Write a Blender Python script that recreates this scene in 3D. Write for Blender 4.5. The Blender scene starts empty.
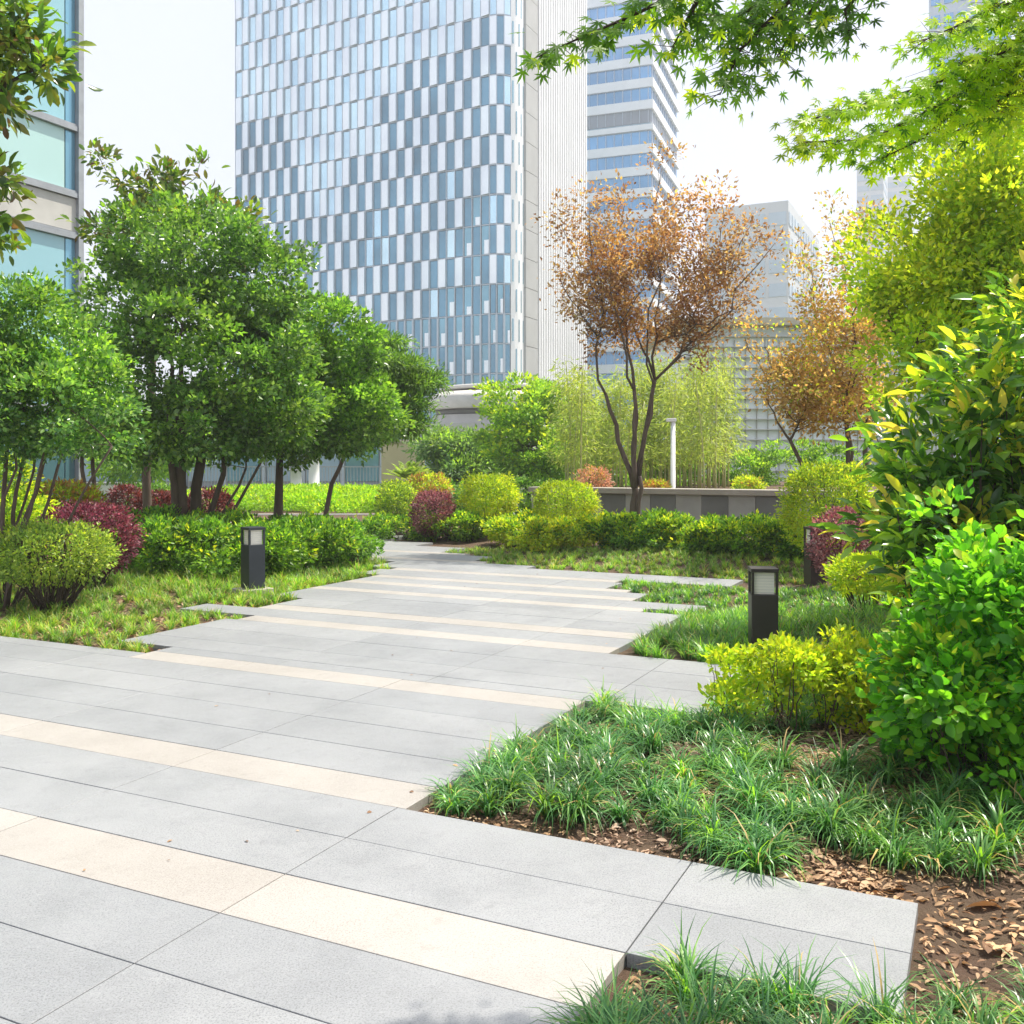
import bpy, math, random
import numpy as np
from mathutils import Vector
random.seed(7)
S = bpy.context.scene
COL = S.collection
R = math.radians

# ---------------------------------------------------------------- camera, sky, sun, exposure
CAMH = 1.6; F = 975.0; HZ = 460.0
cd = bpy.data.cameras.new('camera'); cam = bpy.data.objects.new('camera', cd); COL.objects.link(cam)
cam.location = (0, 0, CAMH); cam.rotation_euler = (R(90), 0, 0)
cd.sensor_width = 36; cd.lens = 36 * F / 1024; cd.shift_y = (HZ - 512) / 1024 * 1.0
cd.clip_start = 0.05; cd.clip_end = 3000
S.camera = cam
SUN_AZ, SUN_EL = 62.0, 61.0          # azimuth to the right of the view, elevation
W = bpy.data.worlds.new('World'); S.world = W; W.use_nodes = True
nt = W.node_tree; nt.nodes.clear()
wo = nt.nodes.new('ShaderNodeOutputWorld'); bg = nt.nodes.new('ShaderNodeBackground')
sky = nt.nodes.new('ShaderNodeTexSky'); sky.sky_type = 'NISHITA'; sky.sun_disc = False
sky.sun_elevation = R(SUN_EL); sky.sun_rotation = R(SUN_AZ); sky.dust_density = 4.0; sky.air_density = 1.0; sky.ozone_density = 1.0
mx = nt.nodes.new('ShaderNodeMix'); mx.data_type = 'RGBA'; mx.inputs[0].default_value = 0.72
nt.links.new(sky.outputs[0], mx.inputs[6])
mx.inputs[7].default_value = (6.2, 6.55, 7.5, 1)      # thin high haze over the whole sky
nt.links.new(mx.outputs[2], bg.inputs[0]); bg.inputs[1].default_value = 0.105
nt.links.new(bg.outputs[0], wo.inputs[0])
sd = bpy.data.lights.new('sun', 'SUN'); sd.energy = 4.6; sd.angle = R(0.8); sd.color = (1.0, 0.93, 0.81)
sun = bpy.data.objects.new('sun', sd); COL.objects.link(sun)
to = Vector((math.sin(R(SUN_AZ)) * math.cos(R(SUN_EL)), math.cos(R(SUN_AZ)) * math.cos(R(SUN_EL)), math.sin(R(SUN_EL))))
sun.rotation_euler = to.to_track_quat('Z', 'Y').to_euler()
S.view_settings.view_transform = 'Standard'; S.view_settings.look = 'None'
S.view_settings.exposure = 0.76; S.view_settings.gamma = 1
S.render.engine = 'CYCLES'
S.cycles.use_denoising = True
S.cycles.max_bounces = 8; S.cycles.diffuse_bounces = 3; S.cycles.glossy_bounces = 2
S.cycles.transmission_bounces = 4; S.cycles.transparent_max_bounces = 4; S.cycles.volume_bounces = 0
S.cycles.use_adaptive_sampling = True; S.cycles.adaptive_threshold = 0.02
S.cycles.caustics_reflective = False; S.cycles.caustics_refractive = False

# ---------------------------------------------------------------- frames
A = math.atan2(473, 975); SA, CA = math.sin(A), math.cos(A)
def at(px, py, Y): return np.array([(px - 512) / F * Y, Y, CAMH + (HZ - py) / F * Y])
def gp(px, Y, z=0.0): return np.array([(px - 512) / F * Y, Y, z])
def wu(w, u, z=0.0): return np.array([w * CA + u * SA, -w * SA + u * CA, z])
def towu(X, Y): return X * CA - Y * SA, X * SA + Y * CA
def pix(p): return 512 + F * p[0] / p[1], HZ - F * (p[2] - CAMH) / p[1]

# ---------------------------------------------------------------- materials
def newmat(name):
    m = bpy.data.materials.new(name); m.use_nodes = True; t = m.node_tree; t.nodes.clear()
    o = t.nodes.new('ShaderNodeOutputMaterial'); p = t.nodes.new('ShaderNodeBsdfPrincipled')
    t.links.new(p.outputs[0], o.inputs[0]); return m, t, p, o
def ramp(t, cols, fac):
    r = t.nodes.new('ShaderNodeValToRGB'); e = r.color_ramp.elements
    while len(e) < len(cols): e.new(0.5)
    for i, c in enumerate(cols):
        e[i].position = i / (len(cols) - 1); e[i].color = (*c, 1)
    t.links.new(fac, r.inputs[0]); return r.outputs[0]
def noise(t, scale, detail=4, rough=.55, coord='Object'):
    tc = t.nodes.new('ShaderNodeTexCoord'); n = t.nodes.new('ShaderNodeTexNoise')
    n.inputs['Scale'].default_value = scale; n.inputs['Detail'].default_value = detail; n.inputs['Roughness'].default_value = rough
    t.links.new(tc.outputs[coord], n.inputs['Vector']); return n.outputs[0]
def mixc(t, a, b, fac, mode='MIX'):
    m = t.nodes.new('ShaderNodeMix'); m.data_type = 'RGBA'; m.blend_type = mode
    for s, v in ((6, a), (7, b), (0, fac)):
        if hasattr(v, 'links'): t.links.new(v, m.inputs[s])
        else: m.inputs[s].default_value = v if s == 0 else (*v, 1)
    return m.outputs[2]
def maprange(t, v, a, b, c, d):
    m = t.nodes.new('ShaderNodeMapRange'); t.links.new(v, m.inputs[0])
    for i, x in enumerate((a, b, c, d)): m.inputs[i + 1].default_value = x
    return m.outputs[0]
def bump(t, p, h, dist=.01, strength=.5):
    b = t.nodes.new('ShaderNodeBump'); b.inputs['Distance'].default_value = dist; b.inputs['Strength'].default_value = strength
    t.links.new(h, b.inputs['Height']); t.links.new(b.outputs[0], p.inputs['Normal'])
def leafmat(name, cols, trans=.45, rough=.42, tint=(1, 1.05, .55), spec=.4):
    m, t, p, o = newmat(name)
    g = t.nodes.new('ShaderNodeNewGeometry')
    cols = [tuple(min(.75, x * k) for x, k in zip(c_, (1.55, 1.45, 1.3))) for c_ in cols]
    c = ramp(t, cols, g.outputs['Random Per Island'])
    n = noise(t, 1.7, 2)
    c = mixc(t, c, mixc(t, c, (.62, .62, .62), 1.0, 'MULTIPLY'), maprange(t, n, .4, .62, 0, 1))
    n9 = noise(t, .9, 2); c = mixc(t, c, mixc(t, c, (1.35, 1.22, .9), 1.0, 'MULTIPLY'), maprange(t, n9, .42, .62, 0, 1))
    t.links.new(c, p.inputs['Base Color']); p.inputs['Roughness'].default_value = rough
    p.inputs['Specular IOR Level'].default_value = spec
    tr = t.nodes.new('ShaderNodeBsdfTranslucent'); tc = mixc(t, c, tint, 1.0, 'MULTIPLY')
    tc2 = mixc(t, tc, (1.7, 1.7, 1.7), 1.0, 'MULTIPLY'); t.links.new(tc2, tr.inputs[0])
    ms = t.nodes.new('ShaderNodeMixShader'); ms.inputs[0].default_value = trans
    t.links.new(p.outputs[0], ms.inputs[1]); t.links.new(tr.outputs[0], ms.inputs[2]); t.links.new(ms.outputs[0], o.inputs[0])
    return m
def plain(name, col, rough=.6, metal=0, var=.12, scale=3, spec=.5, bmp=0, bscale=60):
    m, t, p, o = newmat(name)
    n = noise(t, scale, 5)
    c = mixc(t, tuple(x * (1 - var) for x in col), tuple(min(1, x * (1 + var)) for x in col), maprange(t, n, .3, .7, 0, 1))
    t.links.new(c, p.inputs['Base Color']); p.inputs['Roughness'].default_value = rough; p.inputs['Metallic'].default_value = metal
    p.inputs['Specular IOR Level'].default_value = spec
    if bmp: bump(t, p, noise(t, bscale, 3), .004, bmp)
    return m
def slabmat(name, c0, c1, speck, specks):
    m, t, p, o = newmat(name)
    g = t.nodes.new('ShaderNodeNewGeometry')
    c = mixc(t, c0, c1, g.outputs['Random Per Island'])
    big = noise(t, 1.3, 6, .65); c = mixc(t, c, tuple(x * .90 for x in c0), maprange(t, big, .45, .72, 0, 1))
    sp = noise(t, 150, 3, .7); c = mixc(t, c, speck, maprange(t, sp, .50, .62, 0, specks))
    sp2 = noise(t, 60, 4, .8); c = mixc(t, c, (min(1, c1[0] * 1.25), min(1, c1[1] * 1.25), min(1, c1[2] * 1.25)), maprange(t, sp2, .55, .75, 0, .6))
    st = noise(t, .55, 8, .72); c = mixc(t, c, tuple(x * 1.12 for x in c1), maprange(t, st, .44, .68, 0, .5))
    mid = noise(t, 9, 6, .7); c = mixc(t, c, tuple(x * .7 for x in c0), maprange(t, mid, .56, .8, 0, .7))
    t.links.new(c, p.inputs['Base Color'])
    t.links.new(maprange(t, mid, .3, .7, .42, .62), p.inputs['Roughness'])
    bump(t, p, sp, .002, .35)
    return m
M = {}
M['slab'] = slabmat('grey granite', (.255, .265, .278), (.310, .318, .328), (.11, .112, .118), .65)
M['band'] = slabmat('cream granite', (.355, .335, .31), (.41, .39, .365), (.22, .185, .16), .7)
def soilmat():
    m, t, p, o = newmat('planting soil')
    n = noise(t, 22, 8, .75); n2 = noise(t, 2.2, 4)
    c = ramp(t, [(.035, .020, .012), (.10, .058, .036), (.20, .125, .08)], n)
    c = mixc(t, c, (.13, .10, .055), maprange(t, n2, .4, .7, 0, .5))
    t.links.new(c, p.inputs['Base Color']); p.inputs['Roughness'].default_value = .95
    bump(t, p, n, .03, .9); return m
M['soil'] = soilmat()
M['ground'] = plain('far lawn and paving', (.09, .12, .06), .85, var=.2, scale=.4)
M['asphalt'] = plain('asphalt', (.06, .062, .066), .85, var=.2, scale=2, bmp=.4)
M['kerb'] = plain('kerb stone', (.45, .44, .42), .8)
M['concrete'] = plain('pale concrete', (.50, .49, .46), .8, var=.12, scale=1.2, bmp=.3)
M['bronze'] = plain('dark bronze paint', (.050, .042, .038), .42, .3, .15, 4)
M['charcoal'] = plain('charcoal paint', (.035, .042, .052), .42, .3, .15, 4)
M['pedestal'] = plain('pedestal concrete', (.42, .38, .33), .9, var=.2, scale=9, bmp=.6)
def lampmat(name, col, e):
    m, t, p, o = newmat(name); p.inputs['Base Color'].default_value = (*col, 1); p.inputs['Roughness'].default_value = .35
    p.inputs['Subsurface Weight'].default_value = 0
    return m
M['diffuser'] = lampmat('frosted diffuser', (.85, .80, .70), 0)
def bark(name, a, b, scale=14):
    m, t, p, o = newmat(name)
    tc = t.nodes.new('ShaderNodeTexCoord'); mp = t.nodes.new('ShaderNodeMapping'); mp.inputs['Scale'].default_value = (1, 1, .22)
    n = t.nodes.new('ShaderNodeTexNoise'); n.inputs['Scale'].default_value = scale; n.inputs['Detail'].default_value = 7
    t.links.new(tc.outputs['Object'], mp.inputs[0]); t.links.new(mp.outputs[0], n.inputs['Vector'])
    t.links.new(ramp(t, [a, tuple((x + y) / 2 for x, y in zip(a, b)), b], n.outputs[0]), p.inputs['Base Color'])
    p.inputs['Roughness'].default_value = .9; bump(t, p, n.outputs[0], .01, .7); return m
M['bark'] = bark('brown bark', (.045, .03, .022), (.17, .12, .09))
M['bark_grey'] = bark('grey bark', (.07, .06, .05), (.24, .21, .17))
M['bark_dark'] = bark('dark bark', (.02, .014, .01), (.085, .055, .038))
M['bamboo'] = plain('bamboo culm', (.48, .48, .20), .5, var=.3, scale=4)
# leaves
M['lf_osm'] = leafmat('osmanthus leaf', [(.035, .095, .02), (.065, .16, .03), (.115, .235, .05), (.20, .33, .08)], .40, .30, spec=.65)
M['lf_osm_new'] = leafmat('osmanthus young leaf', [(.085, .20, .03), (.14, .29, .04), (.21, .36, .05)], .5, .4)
M['lf_yew'] = leafmat('feathery leaf', [(.045, .115, .025), (.08, .18, .035), (.15, .27, .05)], .4, .5)
M['lf_left'] = leafmat('glossy light leaf', [(.035, .10, .035), (.065, .175, .05), (.13, .27, .06), (.22, .36, .12)], .42, .30, spec=.6)
M['lf_mag'] = leafmat('magnolia leaf', [(.03, .075, .015), (.07, .15, .02), (.20, .27, .03), (.10, .055, .03)], .35, .28, spec=.6)
M['lf_hedge'] = leafmat('hedge leaf', [(.03, .09, .015), (.065, .17, .022), (.12, .27, .03), (.20, .36, .045)], .4, .42)
M['lf_gold'] = leafmat('golden privet leaf', [(.17, .30, .02), (.26, .39, .025), (.36, .45, .03), (.34, .36, .03)], .5, .42, tint=(1, 1, .5))
M['lf_goldin'] = leafmat('golden privet old leaf', [(.09, .18, .02), (.18, .29, .02), (.30, .38, .03)], .42, .45)
M['lf_olive'] = leafmat('shrub leaf', [(.07, .13, .03), (.13, .23, .04), (.22, .33, .06), (.32, .40, .08)], .4, .42)
M['lf_purple'] = leafmat('loropetalum leaf', [(.042, .012, .022), (.085, .024, .045), (.15, .05, .085), (.25, .12, .17)], .35, .42, tint=(1.1, .6, .8))
M['lf_purple_dull'] = leafmat('dusty loropetalum leaf', [(.07, .032, .045), (.13, .065, .08), (.21, .12, .135), (.28, .19, .20)], .35, .5, tint=(1.1, .7, .8))
M['lf_red'] = leafmat('red shrub leaf', [(.035, .014, .012), (.07, .022, .02), (.12, .045, .035)], .35, .42, tint=(1.1, .5, .5))
M['lf_orange'] = leafmat('orange shrub leaf', [(.28, .12, .06), (.34, .19, .08), (.30, .26, .06), (.13, .23, .04)], .4, .45, tint=(1, .9, .6))
M['lf_pink'] = leafmat('pale pink leaf', [(.30, .17, .14), (.38, .25, .19), (.42, .31, .2)], .35, .5, tint=(1.1, .8, .8))
M['lf_copper'] = leafmat('copper leaf', [(.13, .075, .05), (.19, .12, .07), (.25, .175, .095), (.30, .25, .12)], .55, .42, tint=(1.05, .92, .68))
M['lf_copper_far'] = leafmat('amber leaf', [(.21, .145, .075), (.28, .205, .10), (.34, .275, .13), (.34, .33, .14)], .58, .45, tint=(1.05, .95, .65))
M['lf_lime'] = leafmat('lime leaf', [(.13, .25, .03), (.22, .36, .035), (.33, .44, .045), (.40, .46, .06)], .6, .42, tint=(1, 1, .4))
M['lf_big'] = leafmat('broad glossy leaf', [(.03, .08, .022), (.055, .15, .028), (.12, .27, .035), (.25, .42, .04)], .42, .24, spec=.7)
M['lf_bigy'] = leafmat('yellow broad leaf', [(.30, .42, .03), (.55, .52, .05), (.60, .40, .10)], .5, .4)
M['lf_near'] = leafmat('round green leaf', [(.03, .13, .014), (.06, .22, .018), (.12, .34, .025), (.20, .46, .03)], .48, .34)
M['lf_maple'] = leafmat('maple leaf', [(.038, .10, .018), (.062, .155, .02), (.11, .23, .023)], .55, .42)
M['lf_mapley'] = leafmat('sunlit maple leaf', [(.16, .28, .02), (.27, .41, .025), (.42, .50, .03)], .62, .42)  # sun glow of the right boughs put into the leaf colour
M['lf_bamboo'] = leafmat('bamboo leaf', [(.15, .23, .07), (.24, .32, .095), (.32, .38, .13)], .5, .45)
M['lf_mid'] = leafmat('soft green leaf', [(.09, .19, .04), (.17, .32, .05), (.28, .43, .06)], .5, .45)
M['lf_blue'] = leafmat('grey green leaf', [(.06, .13, .06), (.11, .21, .09), (.18, .29, .11)], .4, .45)
M['lf_lawn'] = leafmat('lime hedge leaf', [(.12, .27, .02), (.19, .37, .025), (.28, .46, .035)], .45, .45)
M['grass'] = leafmat('lilyturf blade', [(.025, .095, .035), (.045, .15, .05), (.075, .22, .065), (.17, .33, .12)], .32, .34, spec=.55)
M['grass_new'] = leafmat('lilyturf young blade', [(.14, .32, .03), (.22, .42, .04)], .45, .4)
M['grass_dry'] = leafmat('short ground cover blade', [(.05, .14, .03), (.10, .24, .04), (.19, .33, .06), (.34, .33, .13)], .35, .4)
M['litter'] = leafmat('fallen leaf', [(.09, .055, .04), (.21, .14, .105), (.31, .23, .18), (.38, .31, .26)], .15, .7, tint=(1, .8, .6))

# ---------------------------------------------------------------- mesh helpers
def mesh_from(name, V, faces_arr, k, mats, midx=None, smooth=False):
    """faces_arr: (n,k) int array, all faces with k corners"""
    me = bpy.data.meshes.new(name)
    n = len(faces_arr)
    me.vertices.add(len(V)); me.vertices.foreach_set('co', np.ascontiguousarray(V, dtype=np.float32).ravel())
    me.loops.add(n * k); me.loops.foreach_set('vertex_index', np.ascontiguousarray(faces_arr, dtype=np.int32).ravel())
    me.polygons.add(n); me.polygons.foreach_set('loop_start', np.arange(0, n * k, k, dtype=np.int32))
    try: me.polygons.foreach_set('loop_total', np.full(n, k, dtype=np.int32))
    except Exception: pass
    for m in mats: me.materials.append(m)
    if midx is not None: me.polygons.foreach_set('material_index', np.asarray(midx, dtype=np.int32))
    if smooth: me.polygons.foreach_set('use_smooth', np.ones(n, dtype=bool))
    me.update(calc_edges=True); me.validate()
    return me
def link(name, me, parent=None, loc=None):
    o = bpy.data.objects.new(name, me); COL.objects.link(o)
    if parent: o.parent = parent
    if loc is not None: o.location = loc
    return o
def tag(o, label, cat, group=None, kind=None):
    if label: o['label'] = label
    if cat: o['category'] = cat
    if group: o['group'] = group
    if kind: o['kind'] = kind
    return o
def thing(name, label, cat, loc, rz=0, group=None):
    o = bpy.data.objects.new(name, None); COL.objects.link(o); o.empty_display_size = .2
    o.location = loc; o.rotation_euler = (0, 0, rz); return tag(o, label, cat, group)
def struct(o): o['kind'] = 'structure'; return o

class MB:
    """collects boxes, prisms and tubes for ONE mesh"""
    def __init__(s): s.v = []; s.f = []
    def add(s, V, Fc):
        b = len(s.v); s.v += [tuple(x) for x in V]; s.f += [tuple(b + i for i in f) for f in Fc]
    def box(s, x0, x1, y0, y1, z0, z1, fr=None):
        V = [(x, y, z) for z in (z0, z1) for y in (y0, y1) for x in (x0, x1)]
        if fr: V = [fr(*p) for p in V]
        s.add(V, [(0, 2, 3, 1), (4, 5, 7, 6), (0, 1, 5, 4), (2, 6, 7, 3), (0, 4, 6, 2), (1, 3, 7, 5)])
    def prism(s, poly, z0, z1):
        n = len(poly); V = [(x, y, z0) for x, y in poly] + [(x, y, z1) for x, y in poly]
        s.add(V, [tuple(range(n - 1, -1, -1)), tuple(range(n, 2 * n))] + [(i, (i + 1) % n, n + (i + 1) % n, n + i) for i in range(n)])
    def lathe(s, prof, n=32, c=(0, 0, 0)):
        V = []; 
        for r, z in prof:
            for i in range(n):
                a = 2 * math.pi * i / n; V.append((c[0] + r * math.cos(a), c[1] + r * math.sin(a), c[2] + z))
        Fc = [(j * n + i, j * n + (i + 1) % n, (j + 1) * n + (i + 1) % n, (j + 1) * n + i) for j in range(len(prof) - 1) for i in range(n)]
        Fc.append(tuple(range(n - 1, -1, -1))); Fc.append(tuple((len(prof) - 1) * n + i for i in range(n)))
        s.add(V, Fc)
    def tube(s, pts, rad, n=7):
        pts = [Vector(p) for p in pts]; V = []; ref = Vector((.31, .95, .05))
        for i, p in enumerate(pts):
            d = (pts[min(i + 1, len(pts) - 1)] - pts[max(i - 1, 0)])
            if d.length < 1e-9: d = Vector((0, 0, 1))
            d.normalize(); a = d.cross(ref)
            if a.length < .05: a = d.cross(Vector((1, 0, 0)))
            a.normalize(); b = d.cross(a); r = rad[i] if hasattr(rad, '__len__') else rad
            for k in range(n):
                t = 2 * math.pi * k / n; V.append(p + a * (r * math.cos(t)) + b * (r * math.sin(t)))
        m = len(pts)
        Fc = [(j * n + i, j * n + (i + 1) % n, (j + 1) * n + (i + 1) % n, (j + 1) * n + i) for j in range(m - 1) for i in range(n)]
        Fc += [tuple(range(n - 1, -1, -1)), tuple((m - 1) * n + i for i in range(n))]
        s.add(V, Fc)
    def build(s, name, mat, parent=None, smooth=False, bevel=0, loc=None):
        me = bpy.data.meshes.new(name); me.from_pydata(s.v, [], s.f); me.materials.append(mat)
        if smooth:
            for p in me.polygons: p.use_smooth = len(p.vertices) == 4
        me.update(); o = link(name, me, parent, loc)
        if bevel:
            b = o.modifiers.new('bevel', 'BEVEL'); b.width = bevel; b.segments = 2; b.limit_method = 'ANGLE'
        return o

TPL = {}
TPL['rhomb'] = (np.array([(0, 0, 0), (.42, -.5, .10), (1, 0, -.04), (.42, .5, .10)]), np.array([(0, 1, 2), (0, 2, 3)]))
TPL['oval'] = (np.array([(0, 0, 0), (.35, 0, .0), (.72, 0, -.03), (1, 0, -.12), (.2, -.36, .06), (.5, -.5, .08), (.8, -.33, .0), (.2, .36, .06), (.5, .5, .08), (.8, .33, .0)]),
    np.array([(0, 4, 1), (4, 5, 1), (1, 5, 2), (5, 6, 2), (2, 6, 3), (0, 1, 7), (7, 1, 8), (1, 2, 8), (8, 2, 9), (2, 3, 9)]))
def _maple():
    tips = [(-128, .42), (-84, .72), (-42, .93), (0, 1.0), (42, .93), (84, .72), (128, .42)]
    V = [(0, 0, 0)]; out = []
    for i, (a, r) in enumerate(tips):
        
        a0 = math.radians(a)
        for da, rr in ((-13, .52), (0, 1), (13, .52)):
            aa = a0 + math.radians(da); out.append((r * rr * math.cos(aa), r * rr * math.sin(aa), -.10 * (r * rr) ** 2))
        if i < 6:
            am = math.radians((a + tips[i + 1][0]) / 2); out.append((.24 * math.cos(am), .24 * math.sin(am), .01))
    V += out; n = len(out)
    return np.array(V) , np.array([(0, i + 1, i + 2) for i in range(n - 1)])
TPL['maple'] = _maple()
TPL['needle'] = (np.array([(0, 0, 0), (.5, -.5, 0), (1, 0, -.1), (.5, .5, 0)]), np.array([(0, 1, 2), (0, 2, 3)]))

def nrm(v): return v / np.maximum(np.linalg.norm(v, axis=1, keepdims=True), 1e-9)
def leaf_mesh(name, P, D, N, L, Wd, tpl, mats, mi=None):
    T, Fc = TPL[tpl]; n = len(P); D = nrm(D); B = nrm(np.cross(N, D)); N = np.cross(D, B)
    L = L[:, None, None]; Wd = Wd[:, None, None]
    V = P[:, None, :] + T[None, :, 0:1] * L * D[:, None, :] + T[None, :, 1:2] * Wd * B[:, None, :] + T[None, :, 2:3] * L * N[:, None, :]
    k = len(T); Fa = (Fc[None] + (np.arange(n) * k)[:, None, None]).reshape(-1, 3)
    m = None if mi is None else np.repeat(mi, len(Fc))
    return mesh_from(name, V.reshape(-1, 3), Fa, 3, mats, m)

def n3(P, f, seed=0):
    s = seed * 1.7
    return (np.sin(P[:, 0] * f + s + 1.3 * np.sin(P[:, 1] * f * .7 + s)) + np.sin(P[:, 1] * f * 1.1 + 2.1 * s + 1.1 * np.sin(P[:, 2] * f * .9)) + np.sin(P[:, 2] * f * 1.2 + s * .6 + 1.2 * np.sin(P[:, 0] * f * .8 + 1))) / 3

def clusters(rng, lobes, n, shell=.6, gap=None, gf=3.0, p=2.0, rot=0.0, zmin=None, rough=.12):
    """cluster centres in lobes [(cx,cy,cz,rx,ry,rz)], denser near the surface; returns centres, outward normals, shell position"""
    Lb = np.array(lobes, float); wt = Lb[:, 3] * Lb[:, 5] + Lb[:, 4] * Lb[:, 5] + Lb[:, 3] * Lb[:, 4]; wt /= wt.sum()
    C = []; O = []; Q = []; tot = 0; it = 0
    while tot < n and it < 60:
        it += 1; m = n * 2
        i = rng.choice(len(Lb), m, p=wt); d = nrm(rng.normal(size=(m, 3)))
        if p != 2: d = d / (np.abs(d) ** p).sum(1, keepdims=True) ** (1 / p)
        r = shell + (1 - shell) * rng.random(m) ** .6
        bumpy = 1 + rough * n3(d * 3 + i[:, None], 2.2, 3) + rng.normal(size=m) * rough * .35
        loc = d * (r * bumpy)[:, None] * Lb[i, 3:6]
        og = d / Lb[i, 3:6]
        if rot:
            c, s_ = math.cos(rot), math.sin(rot)
            loc = np.stack([loc[:, 0] * c - loc[:, 1] * s_, loc[:, 0] * s_ + loc[:, 1] * c, loc[:, 2]], 1)
            og = np.stack([og[:, 0] * c - og[:, 1] * s_, og[:, 0] * s_ + og[:, 1] * c, og[:, 2]], 1)
        pts = Lb[i, :3] + loc
        # inside another lobe's core -> reject
        keep = np.ones(m, bool)
        for j in range(len(Lb)):
            q = pts - Lb[j, :3]
            if rot: q = np.stack([q[:, 0] * c + q[:, 1] * s_, -q[:, 0] * s_ + q[:, 1] * c, q[:, 2]], 1)
            q = q / Lb[j, 3:6]
            e = (np.abs(q) ** p).sum(1) ** (1 / p)
            keep &= (i == j) | (e > shell * .9)
        if gap is not None: keep &= n3(pts, gf, 5) > gap
        if zmin is not None: keep &= pts[:, 2] > zmin
        C.append(pts[keep]); O.append(nrm(og)[keep]); Q.append(r[keep]); tot += keep.sum()
    C = np.concatenate(C)[:n]; O = np.concatenate(O)[:n]; Q = np.concatenate(Q)[:n]
    return C, O, Q

def foliage(name, rng, C, O, m, cr, L, asp, tpl, mats, parent, newfrac=0.0, up=.5, flat=.6, droop=0.0, split=None, jit=.8):
    n = len(C); k = n * m
    c = np.repeat(C, m, 0); o = np.repeat(O, m, 0)
    off = rng.normal(size=(k, 3)) * cr * np.array([1, 1, .75])
    P = c + off
    D = nrm(o * .7 + nrm(off) * .6 + rng.normal(size=(k, 3)) * .45 + np.array([0, 0, up * .3 - droop]))
    N = nrm(np.array([0, 0, 1.0]) * flat + o * .45 + rng.normal(size=(k, 3)) * jit * .5)
    Ls = L * (0.65 + .6 * rng.random(k)); mi = None
    if len(mats) > 1:
        sc = rng.random(n)[:, None].repeat(m, 1).ravel() * .7 + rng.random(k) * .3
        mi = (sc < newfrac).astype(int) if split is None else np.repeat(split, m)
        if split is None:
            not_down = np.repeat(O[:, 2], m) > -.1; mi = mi * not_down  # second leaf material kept off clusters that face down
    me = leaf_mesh(name, P, D, N, Ls, Ls * asp, tpl, mats, mi)
    return link(name, me, parent)

def clumped(rng, lb, n, clump, *a, **k):
    if not clump: return clusters(rng, lb, n, *a, **k)
    K, rc = clump
    C, O, Q = clusters(rng, lb, K, *a, **k); K = len(C)
    i = rng.integers(K, size=n); size = rc * (.6 + .8 * rng.random(K))[i]
    d = nrm(rng.normal(size=(n, 3)) + O[i] * .5 + np.array([0, 0, .45])); q = (.45 + .55 * rng.random(n) ** .5)
    P = C[i] + d * (size * q)[:, None] * np.array([1.1, 1.1, .62])
    return P, nrm(d * .75 + O[i] * .5), q
def wiggle(rng, a, b, k=4, amp=.06, sag=0.0):
    a = np.array(a, float); b = np.array(b, float); ln = np.linalg.norm(b - a); pts = []
    for i in range(k + 1):
        t = i / k; p = a + (b - a) * t
        if 0 < i < k: p = p + rng.normal(size=3) * amp * ln * .5
        p[2] += sag * ln * math.sin(math.pi * t); pts.append(p)
    return pts
def limb(mb, rng, a, b, r0, r1, k=4, amp=.05, n=7, sag=0.0):
    pts = wiggle(rng, a, b, k, amp, sag); mb.tube(pts, [r0 + (r1 - r0) * i / k for i in range(k + 1)], n); return pts

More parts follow.
